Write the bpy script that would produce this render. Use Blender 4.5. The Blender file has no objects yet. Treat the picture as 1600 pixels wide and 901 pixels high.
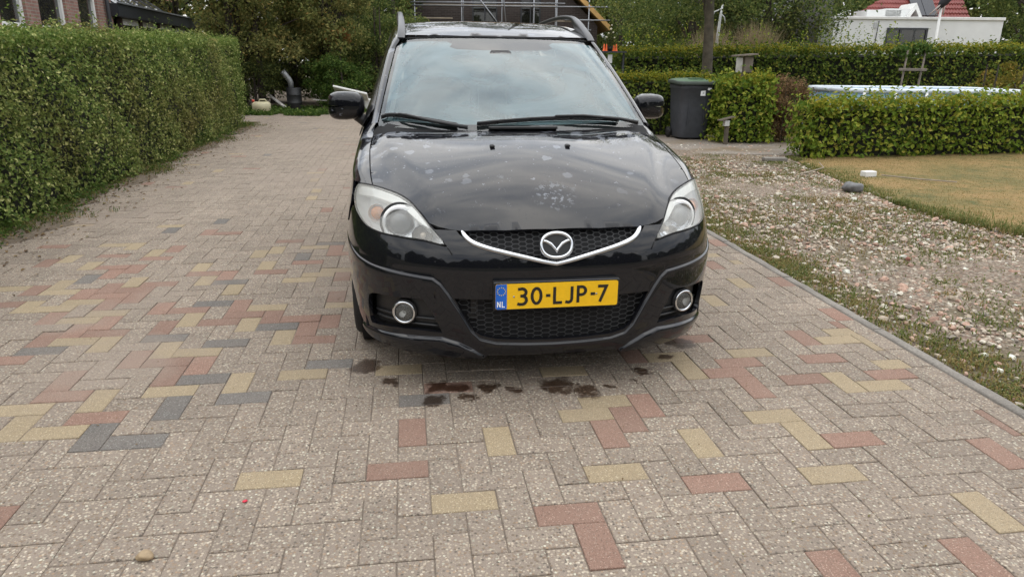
import bpy, math, random
import numpy as np
from mathutils import Matrix, Vector
from mathutils.geometry import delaunay_2d_cdt
rng = np.random.default_rng(7)
random.seed(7)
SC = bpy.context.scene
COL = SC.collection
R = math.radians
PI = math.pi

# ------------------------------------------------------------------ camera, sky, sun, exposure
CAM_H = 1.371
cd = bpy.data.cameras.new('camera')
cam = bpy.data.objects.new('camera', cd)
COL.objects.link(cam)
cd.sensor_width = 36.0
cd.lens = 1115.2 * 36.0 / 1600.0
cd.clip_start = 0.05
cd.clip_end = 2000.0
cam.matrix_world = Matrix.Translation((0, 0, CAM_H)) @ Matrix.Rotation(R(90 - 17.56), 4, 'X') @ Matrix.Rotation(R(0.674), 4, 'Z')
SC.camera = cam

SUN_EL, SUN_AZ = R(62), R(20)        # azimuth from +Y towards +X
world = bpy.data.worlds.new('World')
SC.world = world
world.use_nodes = True
wt = world.node_tree
for n in list(wt.nodes):
    wt.nodes.remove(n)
def wn(t, **k):
    n = wt.nodes.new(t)
    for a, b in k.items():
        setattr(n, a, b)
    return n
w_out = wn('ShaderNodeOutputWorld')
w_bg = wn('ShaderNodeBackground')
w_bg.inputs['Strength'].default_value = 0.10
w_sky = wn('ShaderNodeTexSky', sky_type='NISHITA', sun_disc=False, sun_elevation=SUN_EL, sun_rotation=SUN_AZ)
w_sky.air_density, w_sky.dust_density, w_sky.ozone_density = 1.0, 3.0, 1.0
w_geo = wn('ShaderNodeNewGeometry')
w_tc = wn('ShaderNodeTexCoord')
w_map = wn('ShaderNodeMapping')
w_map.inputs['Scale'].default_value = (1.2, 1.2, 4.0)
w_noise = wn('ShaderNodeTexNoise')
w_noise.inputs['Scale'].default_value = 2.2
w_noise.inputs['Detail'].default_value = 7.0
w_noise.inputs['Roughness'].default_value = 0.55
w_noise.inputs['Distortion'].default_value = 0.4
w_ramp = wn('ShaderNodeValToRGB')
w_ramp.color_ramp.elements[0].position = 0.33
w_ramp.color_ramp.elements[0].color = (5.5, 6.1, 7.0, 1)
w_ramp.color_ramp.elements[1].position = 0.68
w_ramp.color_ramp.elements[1].color = (14.4, 14.1, 13.5, 1)
w_mix = wn('ShaderNodeMix', data_type='RGBA')
w_mix.inputs['Factor'].default_value = 0.88
wt.links.new(w_tc.outputs['Generated'], w_map.inputs['Vector'])
wt.links.new(w_map.outputs['Vector'], w_noise.inputs['Vector'])
wt.links.new(w_noise.outputs['Fac'], w_ramp.inputs['Fac'])
wt.links.new(w_sky.outputs['Color'], w_mix.inputs[6])
# an overcast sky is brighter overhead than at the horizon
w_sep = wn('ShaderNodeSeparateXYZ')
w_el = wn('ShaderNodeMapRange')
w_el.inputs['From Min'].default_value = 0.0
w_el.inputs['From Max'].default_value = 1.0
w_el.inputs['To Min'].default_value = 0.58
w_el.inputs['To Max'].default_value = 1.8
w_mul = wn('ShaderNodeVectorMath', operation='SCALE')
wt.links.new(w_tc.outputs['Generated'], w_sep.inputs[0])
wt.links.new(w_sep.outputs[2], w_el.inputs['Value'])
wt.links.new(w_ramp.outputs['Color'], w_mul.inputs[0])
wt.links.new(w_el.outputs[0], w_mul.inputs['Scale'])
wt.links.new(w_mul.outputs[0], w_mix.inputs[7])
wt.links.new(w_mix.outputs[2], w_bg.inputs['Color'])
wt.links.new(w_bg.outputs['Background'], w_out.inputs['Surface'])

sd = bpy.data.lights.new('sun', 'SUN')
sd.energy = 0.55
sd.angle = R(100)
sd.color = (1.0, 0.965, 0.91)
sun = bpy.data.objects.new('sun', sd)
COL.objects.link(sun)
sdir = Vector((math.sin(SUN_AZ) * math.cos(SUN_EL), math.cos(SUN_AZ) * math.cos(SUN_EL), math.sin(SUN_EL)))
sun.rotation_euler = sdir.to_track_quat('Z', 'Y').to_euler()
sun.location = sdir * 50

SC.view_settings.view_transform = 'Standard'
SC.view_settings.look = 'None'
SC.view_settings.exposure = 0.54
SC.view_settings.gamma = 1.0
SC.view_settings.use_curve_mapping = False

# ------------------------------------------------------------------ object helpers
def finish(name, me, mat, parent=None):
    o = bpy.data.objects.new(name, me)
    COL.objects.link(o)
    if mat is not None:
        for m in (mat if isinstance(mat, (list, tuple)) else [mat]):
            me.materials.append(m)
    if parent is not None:
        o.parent = parent
    return o
def mk(name, V, F, mat, parent=None, smooth=True, mi=None):
    me = bpy.data.meshes.new(name)
    V = np.asarray(V, dtype=np.float32)
    if isinstance(F, np.ndarray) and F.ndim == 2:
        k = F.shape[1]
        n = len(F)
        me.vertices.add(len(V)); me.vertices.foreach_set('co', V.ravel())
        me.loops.add(n * k); me.loops.foreach_set('vertex_index', F.astype(np.int32).ravel())
        me.polygons.add(n)
        me.polygons.foreach_set('loop_start', np.arange(0, n * k, k, dtype=np.int32))
        me.polygons.foreach_set('loop_total', np.full(n, k, dtype=np.int32))
    else:
        me.from_pydata([tuple(map(float, v)) for v in V], [], [tuple(int(i) for i in f) for f in F])
    n = len(me.polygons)
    me.polygons.foreach_set('use_smooth', np.full(n, bool(smooth)))
    if mi is not None:
        me.polygons.foreach_set('material_index', np.asarray(mi, dtype=np.int32))
    me.update(calc_edges=True)
    me.validate()
    return finish(name, me, mat, parent)
def tag(o, label=None, cat=None, group=None, kind=None):
    for k, v in (('label', label), ('category', cat), ('group', group), ('kind', kind)):
        if v:
            o[k] = v
    return o
def empty(name, loc, rz=0.0, label=None, cat=None, group=None):
    o = bpy.data.objects.new(name, None)
    COL.objects.link(o)
    o.location = loc
    o.rotation_euler = (0, 0, rz)
    o.empty_display_size = 0.2
    return tag(o, label, cat, group)

class B:
    """collects shapes into one mesh"""
    def __init__(s):
        s.V = []; s.F = []; s.n = 0
    def add(s, V, F):
        V = np.asarray(V, float).reshape(-1, 3)
        s.V.append(V)
        s.F += [tuple(int(i) + s.n for i in f) for f in F]
        s.n += len(V)
        return s
    def box(s, c, size, rz=0.0, M=None, bev=0.0):
        x, y, z = [k / 2.0 for k in size]
        if bev > 0:
            b = min(bev, x * .9, y * .9, z * .9)
            V = []
            for zz, ins in ((-z, b), (-z + b, 0), (z - b, 0), (z, b)):
                for sx, sy in ((-1, -1), (1, -1), (1, 1), (-1, 1)):
                    V.append((sx * (x - ins), sy * (y - ins), zz))
            F = [(3, 2, 1, 0), (12, 13, 14, 15)]
            for k in range(3):
                for i in range(4):
                    j = (i + 1) % 4
                    F.append((k * 4 + i, k * 4 + j, k * 4 + 4 + j, k * 4 + 4 + i))
        else:
            V = [(sx * x, sy * y, sz * z) for sz in (-1, 1) for sx, sy in ((-1, -1), (1, -1), (1, 1), (-1, 1))]
            F = [(3, 2, 1, 0), (4, 5, 6, 7), (0, 1, 5, 4), (1, 2, 6, 5), (2, 3, 7, 6), (3, 0, 4, 7)]
        V = np.array(V)
        if rz:
            cc, ss = math.cos(rz), math.sin(rz)
            V = np.stack([V[:, 0] * cc - V[:, 1] * ss, V[:, 0] * ss + V[:, 1] * cc, V[:, 2]], 1)
        if M is not None:
            V = np.array([M @ Vector(v) for v in V])
        return s.add(V + np.array(c), F)
    def tube(s, pts, rad, sides=8, caps=True, closed=False):
        P = np.asarray(pts, float)
        n = len(P)
        rad = np.full(n, rad) if np.isscalar(rad) else np.asarray(rad, float)
        T = np.zeros_like(P)
        for i in range(n):
            a = P[(i - 1) % n] if (closed or i > 0) else P[i]
            b = P[(i + 1) % n] if (closed or i < n - 1) else P[i]
            T[i] = (b - a) / (np.linalg.norm(b - a) + 1e-12)
        up = np.array([0, 0, 1.0]) if abs(T[0][2]) < .9 else np.array([1.0, 0, 0])
        V = []
        nrm = np.cross(up, T[0]); nrm /= np.linalg.norm(nrm)
        for i in range(n):
            nrm = nrm - T[i] * nrm.dot(T[i]); nrm /= np.linalg.norm(nrm) + 1e-12
            bi = np.cross(T[i], nrm)
            for k in range(sides):
                a = 2 * PI * k / sides
                V.append(P[i] + rad[i] * (math.cos(a) * nrm + math.sin(a) * bi))
        F = []
        for i in range(n if closed else n - 1):
            i2 = (i + 1) % n
            for k in range(sides):
                k2 = (k + 1) % sides
                F.append((i * sides + k, i * sides + k2, i2 * sides + k2, i2 * sides + k))
        if caps and not closed:
            F.append(tuple(range(sides - 1, -1, -1)))
            F.append(tuple((n - 1) * sides + k for k in range(sides)))
        return s.add(V, F)
    def lathe(s, prof, c, axis='Z', sides=24, M=None, caps=True):
        """prof: list of (radius, height)"""
        V = []; F = []
        for r, h in prof:
            for k in range(sides):
                a = 2 * PI * k / sides
                V.append((r * math.cos(a), r * math.sin(a), h))
        for i in range(len(prof) - 1):
            for k in range(sides):
                k2 = (k + 1) % sides
                F.append((i * sides + k, i * sides + k2, (i + 1) * sides + k2, (i + 1) * sides + k))
        if caps and prof[0][0] > 1e-5: F.append(tuple(range(sides - 1, -1, -1)))
        if caps and prof[-1][0] > 1e-5: F.append(tuple((len(prof) - 1) * sides + k for k in range(sides)))
        V = np.array(V)
        if axis == 'X': V = V[:, [2, 0, 1]]
        if axis == 'Y': V = np.stack([V[:, 0], -V[:, 2], V[:, 1]], 1)
        if M is not None: V = np.array([M @ Vector(v) for v in V])
        return s.add(V + np.array(c), F)
    def quad(s, a, b, c, d):
        return s.add([a, b, c, d], [(0, 1, 2, 3)])
    def grid(s, G, flip=False):
        G = np.asarray(G, float); n, m = G.shape[:2]
        F = []
        for i in range(n - 1):
            for j in range(m - 1):
                q = (i * m + j, i * m + j + 1, (i + 1) * m + j + 1, (i + 1) * m + j)
                F.append(q[::-1] if flip else q)
        return s.add(G.reshape(-1, 3), F)
    def prism(s, poly, z0, z1, M=None):
        n = len(poly)
        V = [(p[0], p[1], z0) for p in poly] + [(p[0], p[1], z1) for p in poly]
        F = [tuple(range(n - 1, -1, -1)), tuple(range(n, 2 * n))] + [(i, (i + 1) % n, n + (i + 1) % n, n + i) for i in range(n)]
        V = np.array(V, float)
        if M is not None: V = np.array([M @ Vector(v) for v in V])
        return s.add(V, F)
    def build(s, name, mat, parent=None, smooth=False):
        return mk(name, np.concatenate(s.V), s.F, mat, parent, smooth)

# ------------------------------------------------------------------ material helpers
class NT:
    def __init__(s, name):
        s.m = bpy.data.materials.new(name)
        s.m.use_nodes = True
        s.t = s.m.node_tree
        s.bsdf = s.t.nodes['Principled BSDF']
        s.out = s.t.nodes['Material Output']
    def n(s, typ, ins=None, **k):
        nd = s.t.nodes.new('ShaderNode' + typ)
        for a, b in k.items(): setattr(nd, a, b)
        for a, b in (ins or {}).items(): s.set(nd, a, b)
        return nd
    def set(s, nd, a, b):
        inp = nd.inputs[a]
        if isinstance(b, tuple) and len(b) == 2 and hasattr(b[0], 'outputs'):
            s.t.links.new(b[0].outputs[b[1]], inp)
        elif hasattr(b, 'outputs'):
            s.t.links.new(b.outputs[0], inp)
        elif isinstance(b, (tuple, list)) and len(b) == 3 and inp.type == 'RGBA':
            inp.default_value = (*b, 1)
        else:
            inp.default_value = b
    def p(s, **k):
        for a, b in k.items(): s.set(s.bsdf, a.replace('_', ' '), b)
        return s
    def pos(s):
        return (s.n('NewGeometry'), 'Position')
    def obj(s):
        return (s.n('TexCoord'), 'Object')
    def noise(s, vec, scale, detail=4.0, rough=.55, dist=0.0):
        return s.n('TexNoise', {'Vector': vec, 'Scale': scale, 'Detail': detail, 'Roughness': rough, 'Distortion': dist})
    def ramp(s, fac, stops, interp='LINEAR'):
        r = s.n('ValToRGB', {'Fac': fac})
        r.color_ramp.interpolation = interp
        e = r.color_ramp.elements
        while len(e) < len(stops): e.new(0.5)
        for q, (p, c) in zip(e, stops):
            q.position = p
            q.color = (*c, 1) if isinstance(c, (tuple, list)) else (c, c, c, 1)
        return r
    def mix(s, f, a, b, blend='MIX'):
        m = s.n('Mix', data_type='RGBA', blend_type=blend)
        s.set(m, 'Factor', f)
        for k, v in (('A', a), ('B', b)):
            idx = 6 if k == 'A' else 7
            inp = m.inputs[idx]
            if isinstance(v, tuple) and hasattr(v[0], 'outputs'): s.t.links.new(v[0].outputs[v[1]], inp)
            elif hasattr(v, 'outputs'): s.t.links.new(v.outputs[0], inp)
            else: inp.default_value = (*v, 1) if isinstance(v, (tuple, list)) else (v, v, v, 1)
        return (m, 2)
    def math(s, op, a, b=0.0, c=None):
        m = s.n('Math', operation=op)
        s.set(m, 0, a); s.set(m, 1, b)
        if c is not None: s.set(m, 2, c)
        return m
    def mr(s, v, a, b, c=0.0, d=1.0, smooth=False):
        m = s.n('MapRange', {'Value': v, 'From Min': a, 'From Max': b, 'To Min': c, 'To Max': d})
        if smooth: m.interpolation_type = 'SMOOTHSTEP'
        return m
    def bump(s, h, strength=.4, dist=.01):
        b = s.n('Bump', {'Height': h, 'Strength': strength, 'Distance': dist})
        s.t.links.new(b.outputs[0], s.bsdf.inputs['Normal'])
        return b
MATS = {}
def simple(name, col, rough=.6, metal=0.0, var=.12, scale=8.0, bump=0.0, bscale=60.0, **k):
    if name in MATS: return MATS[name]
    t = NT(name)
    ob = t.obj()
    nz = t.noise(ob, scale, 5)
    f = t.mr(nz, .3, .7, 1 - var, 1 + var)
    t.p(Base_Color=t.mix(1.0, col, f, 'MULTIPLY'), Roughness=rough, Metallic=metal, **k)
    if bump: t.bump(t.noise(ob, bscale, 4), bump, .004)
    MATS[name] = t.m
    return t.m
def leafmat(name, stops, gloss=.45, trans=.3, patch=None, patch_scale=.8):
    """leaves: each leaf (mesh island) takes its own colour; patch = second palette mixed in by soft noise"""
    t = NT(name)
    g = t.n('NewGeometry')
    c = t.ramp((g, 'Random Per Island'), stops)
    col = c
    if patch:
        nz = t.noise(t.pos(), patch_scale, 3)
        col = t.mix(t.mr(nz, .45, .68), c, t.ramp((g, 'Random Per Island'), patch))
    t.p(Base_Color=col, Roughness=gloss + .12, Specular_IOR_Level=.13)
    tr = t.n('BsdfTranslucent', {'Color': col})
    mx = t.n('MixShader', {'Fac': trans})
    t.t.links.new(t.bsdf.outputs[0], mx.inputs[1])
    t.t.links.new(tr.outputs[0], mx.inputs[2])
    t.t.links.new(mx.outputs[0], t.out.inputs['Surface'])
    return t.m
# ------------------------------------------------------------------ ground, driveway, gravel, lawn
ground_m = NT('earth')
_n = ground_m.noise(ground_m.pos(), .6, 6)
ground_m.p(Base_Color=ground_m.ramp(_n, [(.3, (.045, .05, .022)), (.55, (.085, .075, .04)), (.75, (.12, .10, .06))]), Roughness=.95)
gb = B()
gs = [-900, -300, -120, -60, -30, -15, 0, 15, 30, 60, 120, 300, 900]
gb.grid([[(x, y, -.05) for x in gs] for y in gs], flip=True)
tag(gb.build('ground', ground_m.m), kind='structure')

KX0, KYAW = 2.532, R(7.7)                # kerb line: passes (2.532, 0), runs at 7.7 degrees left of +Y
KD = np.array([-math.sin(KYAW), math.cos(KYAW)])
KN = np.array([math.cos(KYAW), math.sin(KYAW)])
def kerb(u, v):                          # drive frame: u to the right of the kerb line, v along it
    return np.array([KX0, 0]) + KN * u + KD * v
HP0, HP1 = np.array([-3.55, 2.1]), np.array([-5.95, 16.2])     # foot of the left hedge's front face
def hedge_x(y):
    return HP0[0] + (HP1[0] - HP0[0]) * (y - HP0[1]) / (HP1[1] - HP0[1])

# -- wet stains under the front bumper: (x, y, radius)
STAINS = [(-.69, 3.08, .075), (-.54, 2.92, .04), (-.33, 2.87, .055), (-.24, 2.87, .05), (-.33, 2.74, .05), (-.09, 2.88, .06),
          (-.18, 2.77, .04), (.20, 2.90, .085), (.33, 2.86, .06), (.44, 2.92, .03), (.61, 3.08, .045), (.86, 3.44, .08), (.56, 2.98, .025),
          (.03, 2.86, .04), (.76, 3.25, .03)]
def stain_nodes(t):
    p = t.pos()
    warp = t.n('VectorMath', {0: (t.noise(p, 11, 5, .7), 'Color'), 1: (.5, .5, .5)}, operation='SUBTRACT')
    warp2 = t.n('VectorMath', {0: warp, 'Scale': .20}, operation='SCALE')
    pw = t.n('VectorMath', {0: p, 1: warp2}, operation='ADD')
    f = None
    for x, y, r in STAINS:
        d = t.n('VectorMath', {0: pw, 1: (x, y, 0.0)}, operation='DISTANCE')
        k = t.mr((d, 'Value'), r * 1.12, r * .80)
        f = k if f is None else t.math('MAXIMUM', f, k)
    return f
def paver_mat(name, cement, stones, amount, speck, var=.12):
    """exposed-aggregate concrete block: cement paste with small stones set in it"""
    t = NT(name)
    p = t.pos()
    # stones: one colour per voronoi cell
    vo = t.n('TexVoronoi', {'Vector': p, 'Scale': speck, 'Randomness': 1.0})
    sep = t.n('SeparateColor', {'Color': (vo, 'Color')})
    pal = t.ramp((sep, 0), stones, 'CONSTANT')
    body = t.mr((vo, 'Distance'), .56, .42)                       # 1 inside the pebble, 0 in the paste
    pick = t.math('GREATER_THAN', (sep, 1), 1 - amount)
    fac = t.math('MULTIPLY', body, pick)
    fine = t.noise(p, 420, 2)
    cem = t.mix(1.0, cement, t.mr(fine, .25, .75, .60, 1.3), 'MULTIPLY')
    oi = t.n('ObjectInfo')
    island = t.n('NewGeometry')
    rnd = t.math('ADD', (oi, 'Random'), (island, 'Random Per Island'))
    rnd = t.math('FRACT', rnd)
    col = t.mix(fac, cem, t.mix(1.0, pal, t.mr((sep, 2), 0, 1, .7, 1.35), 'MULTIPLY'))
    col = t.mix(1.0, col, t.mr(rnd, 0, 1, 1 - var, 1 + var), 'MULTIPLY')
    # grime: large soft blotches, and pale sand lying over parts of the drive
    big = t.noise(p, .55, 5, .6)
    col = t.mix(1.0, col, t.mr(big, .3, .7, .86, 1.1), 'MULTIPLY')
    sx = t.n('SeparateXYZ', {'Vector': p})
    far = t.mr((sx, 1), 2.0, 8.5, 0, .07)
    left = t.mr((sx, 0), .2, -1.8, 0, .13)
    sn = t.noise(p, .8, 5, .62, .5)
    blob = None
    for bx_, by_, br_, bs_ in ((-1.95, 2.95, .62, .30), (-1.0, 4.35, .6, .26), (-1.45, 5.2, .8, .24), (-2.35, 3.5, .5, .22), (-.35, 3.75, .45, .2), (-3.6, 6.2, .9, .2), (-1.1, 6.6, .8, .2), (-2.2, 9.0, 1.4, .16), (-3.2, 12.0, 1.8, .16)):
        dd_ = t.n('VectorMath', {0: p, 1: (bx_, by_, 0.0)}, operation='DISTANCE')
        q_ = t.mr((dd_, 'Value'), br_, 0, 0, bs_)
        blob = q_ if blob is None else t.math('MAXIMUM', blob, q_)
    thr = t.math('ADD', t.math('ADD', sn, blob), t.math('ADD', far, left))
    grit = t.mr(t.noise(p, 170, 3, .7), .3, .7, .55, 1.0)
    sand = t.math('MULTIPLY', t.mr(thr, .66, .86), grit)
    sandc = t.ramp(t.noise(p, 260, 2), [(.3, (.185, .148, .118)), (.7, (.32, .262, .212))])
    dust = t.mr(t.noise(p, 2.2, 5, .65), .3, .7, .14, .34)
    col = t.mix(t.math('MAXIMUM', t.math('MULTIPLY', sand, .85), dust), col, sandc)
    wet = stain_nodes(t)
    # oil and water soak in: dark brown paste, stones stay lighter
    col = t.mix(t.math('MULTIPLY', wet, .9), col, t.mix(1.0, col, (.16, .10, .065), 'MULTIPLY'))
    t.p(Base_Color=col, Roughness=t.mr(wet, 0, 1, .85, .38), Specular_IOR_Level=.35)
    h = t.math('ADD', t.math('MULTIPLY', fac, 1.0), t.math('MULTIPLY', fine, .5))
    t.bump(h, .55, .0022)
    return t.m
STONE = [(0, (0.331, 0.281, 0.215)), (.18, (0.161, 0.120, 0.083)), (.32, (0.276, 0.232, 0.178)), (.45, (0.078, 0.067, 0.055)), (.55, (0.405, 0.357, 0.282)), (.64, (0.212, 0.147, 0.095)), (.76, (0.304, 0.254, 0.195)), (.93, (0.40, 0.384, 0.306))]
PM = {'g': paver_mat('paver_grey', (.212, .172, .137), STONE, .93, 112),
      'y': paver_mat('paver_sand', (0.312, 0.244, 0.145), [(0, (0.372, 0.298, 0.184)), (.4, (0.251, 0.191, 0.111)), (.8, (0.428, 0.363, 0.248))], .6, 210, .08),
      'r': paver_mat('paver_red', (0.228, 0.126, 0.091), [(0, (0.270, 0.158, 0.120)), (.4, (0.158, 0.084, 0.062)), (.75, (0.335, 0.233, 0.180))], .6, 210, .14),
      'b': paver_mat('paver_anthracite', (0.116, 0.110, 0.104), [(0, (0.149, 0.153, 0.145)), (.4, (0.056, 0.058, 0.060)), (.75, (0.223, 0.223, 0.205))], .65, 190, .14)}
jm = NT('joint_sand')
_p = jm.pos()
_f = jm.noise(_p, 300, 3)
jm.p(Base_Color=jm.ramp(_f, [(.3, (.12, .095, .075)), (.7, (.25, .205, .165))]), Roughness=.95)
jm.bump(_f, .5, .003)

def poly_clip(P, n, c):                  # keep n.p <= c
    out = []
    for i in range(len(P)):
        a, b = P[i], P[(i + 1) % len(P)]
        da, db = n.dot(a) - c, n.dot(b) - c
        if da <= 0: out.append(a)
        if (da < 0) != (db < 0) and abs(da - db) > 1e-9: out.append(a + (b - a) * da / (da - db))
    return out
def poly_inset(P, g):
    n = len(P); out = []
    for i in range(n):
        a, b, c = P[i - 1], P[i], P[(i + 1) % n]
        e1 = (b - a) / (np.linalg.norm(b - a) + 1e-9); e2 = (c - b) / (np.linalg.norm(c - b) + 1e-9)
        n1 = np.array([-e1[1], e1[0]]); n2 = np.array([-e2[1], e2[0]])
        k = n1 + n2; k = k / max(.35, (1 + n1.dot(n2)))
        out.append(b + k * g)
    return out
def paver_shape(P, b, dz=None):
    """chamfered block with the plan outline P, top at z = 0"""
    n = len(P)
    Q = poly_inset(P, .0024)
    V = [(p[0], p[1], -.03) for p in P] + [(p[0], p[1], -.0022) for p in P] + [(q[0], q[1], 0.0) for q in Q]
    V = np.array(V)
    if dz is not None:
        V[:, 2] += dz[0] + dz[1] * (V[:, 0] - P[0][0]) + dz[2] * (V[:, 1] - P[0][1])
    F = [tuple(2 * n + i for i in range(n))]
    for k in (0, 1):
        for i in range(n):
            j = (i + 1) % n
            F.append((k * n + i, k * n + j, (k + 1) * n + j, (k + 1) * n + i))
    b.add(V, F)

PW, PYAW, POU, POV, PK = .1085, R(8.5), .6, .9, 2
PU = np.array([math.cos(PYAW), math.sin(PYAW)]); PV = np.array([-math.sin(PYAW), math.cos(PYAW)])
KNOWN = {}
for tok in "rH-1,21;rV0,23;yV3,22;yH1,19;yH7,25;yH6,24;yH6,20;rV9,24;rV8,23;rV7,22;yV10,21;rH4,18;rV5,16;yV12,27;yH11,29;rH9,19;yH-1,29;yH6,28;bH-4,30;bH0,26;rH1,27;yH13,23;yH13,19;rH15,21;rH13,27;rV14,25;yH15,29;yV18,25;yH19,25;rH18,28;yH20,30;rV19,30;yH21,27;rH20,26;rV22,21;rV20,19;yV17,16;rV15,14;rV11,14;yV22,29;yH-5,21;bH-10,24;bV-11,24;bV-9,26;bH-7,27;bH-9,29;yH-10,28;rH-12,26;yV-12,27;rV-14,29;rH-14,28;yH-13,25;yV-14,25;yH-15,27;rV-12,19;rH-5,33;rV-5,34;rH-6,36;bH-7,35;yV-8,35;rH-10,36;rV-7,36;rH-9,37;rV-9,38;yH-8,38;yH-4,38;rV-4,39;bH-12,34;bH-9,33;yV-11,32;yH-10,32;rV-9,30;rH-11,31;rV-12,31;bH-17,33;yH-16,34;rV-17,34;rH-15,35;rV-16,35;yV-11,36;rV-12,35;rV-13,38;rV-15,36;yH-17,37;yH-16,38;rV-18,37;yH-19,39;yV-20,39;yH-18,40;rV-16,39;rV-18,41;rH-17,41;rV-15,40;rH-16,42;rV-17,42;yH-20,42;yV-20,43;rV-21,42;yH-23,43;bV-19,44;yV-16,43;rH-19,47;rV-17,46;yV-20,47;yV-22,49;rV-23,48;rH-20,50;yV-19,52;yH-21,53;yV-17,50;rV-16,51;rH-17,49;bH-11,43;yV-12,43;rH-13,45;yV-13,46;rH-9,45;yH-7,43;yH-6,44;yH-5,45;rV-4,43;rV-5,50;rH-7,47;rH-9,53;yH-7,51;bV-7,48;rH-5,49".split(';'):
    a, b_ = tok[2:].split(',')
    KNOWN[(tok[1], int(a), int(b_))] = tok[0]
prand = random.Random(11)
full = {}
for o_, (w_, h_) in (('H', (2, 1)), ('V', (1, 2))):
    hw, hh = w_ * PW / 2 - .0017, h_ * PW / 2 - .0017
    full[o_] = [np.array(v) for v in ((-hw, -hh), (hw, -hh), (hw, hh), (-hw, hh))]
cells = []
BORDER = -.065 - .112                     # herringbone stops at the stretcher course along the kerb
kc = KN.dot(kerb(BORDER, 0))
for i in range(-75, 40):
    for j in range(-16, 235):
        d = (i - j) % 4
        if d == PK: o_, cx, cy = 'H', i + 1, j + .5
        elif d == (PK + 3) % 4: o_, cx, cy = 'V', i + .5, j + 1
        else: continue
        c = PU * (cx - POU) * PW + PV * (cy - POV) * PW
        if KN.dot(c) > kc + .11 or c[1] < -1.2 or c[1] > 25 or c[0] < hedge_x(c[1]) - .35: continue
        col = KNOWN.get((o_, i, j))
        if col is None:
            r = prand.random()
            D = c[1]
            # the coloured blocks gather in the middle of the drive, few in the corner nearest the camera and far off
            if D < 2.75 and c[0] < .9: pr = (0, 0, 0)
            elif D < 2.75: pr = (.02, .02, 0)
            elif c[0] > 1.0: pr = (.06, .07, .0)
            elif D < 3.5: pr = (.03, .03, 0)
            elif D < 6.2: pr = (.035, .035, .012)
            elif D < 9: pr = (.02, .02, .008)
            else: pr = (.012, .012, .006)
            col = 'r' if r < pr[0] else 'y' if r < pr[0] + pr[1] else 'b' if r < sum(pr) else 'g'
        cells.append((o_, c, col))
drive_poly = []
db = B()
ys = np.linspace(-1.4, 26, 30)
db.grid([[(hedge_x(y) - .6, y, -.0042) for y in ys], [(KX0 - math.tan(KYAW) * y, y, -.0042) for y in ys]], flip=True)
drive = tag(db.build('driveway', jm.m), kind='structure')
PF, PIT_ = 1115.2, R(17.56)
def in_view(c):
    d = c[1] * math.cos(PIT_) + CAM_H * math.sin(PIT_); u = c[1] * math.sin(PIT_) - CAM_H * math.cos(PIT_)
    if d < .3: return None
    x, y = 800 + PF * c[0] / d, 450 - PF * u / d
    return d if -60 < x < 1660 and y < 930 else None
rest = {k: B() for k in 'gyrb'}
near = []
for o_, c, col in cells:
    P = [c + PU * q[0] + PV * q[1] for q in full[o_]]
    cut = max(KN.dot(p) for p in P) > kc
    dz = (prand.uniform(-.0016, .0016), prand.uniform(-.010, .010), prand.uniform(-.010, .010))
    d = in_view(c)
    if cut:
        P = poly_clip(P, KN, kc - .0017)
        if len(P) < 3: continue
        ar = abs(sum(P[k][0] * P[(k + 1) % len(P)][1] - P[(k + 1) % len(P)][0] * P[k][1] for k in range(len(P)))) / 2
        if ar < .003: continue
        paver_shape(P, rest[col], dz)
    elif d is not None:
        near.append((d, o_, c, col, dz, P))
    else:
        paver_shape(P, rest[col], dz)
near.sort(key=lambda q: q[0])
pmesh = {}
for o_ in 'HV':
    for col in 'gyrb':
        b = B(); paver_shape(full[o_], b)
        me = bpy.data.meshes.new('paver')
        me.from_pydata([tuple(v) for v in b.V[0]], [], b.F)
        me.materials.append(PM[col])
        pmesh[o_ + col] = me
for d, o_, c, col, dz, P in near[:296]:
    o = bpy.data.objects.new('paver', pmesh[o_ + col])
    COL.objects.link(o)
    o.location = (c[0], c[1], dz[0])
    o.rotation_euler = (dz[1], dz[2], PYAW)
    o.parent = drive
for d, o_, c, col, dz, P in near[296:]:
    paver_shape(P, rest[col], dz)
# stretcher course against the kerb
v = -1.3
while v < 22:
    col = prand.choice('gggggrgyg')
    P = [kerb(-.065 - .1095, v + .0017), kerb(-.0685, v + .0017), kerb(-.0685, v + .2133), kerb(-.065 - .1095, v + .2133)]
    paver_shape(P, rest[col], (prand.uniform(-.002, .002), 0, 0))
    v += .215
Vs, Fs, mi, off = [], [], [], 0
for k, col in enumerate('gyrb'):
    b = rest[col]
    Vs += b.V; Fs += [tuple(i + off for i in f) for f in b.F]; mi += [k] * len(b.F); off += b.n
pf = mk('paver_field', np.concatenate(Vs), Fs, [PM[c] for c in 'gyrb'], drive, False, mi)
tag(pf, kind='stuff')

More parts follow.
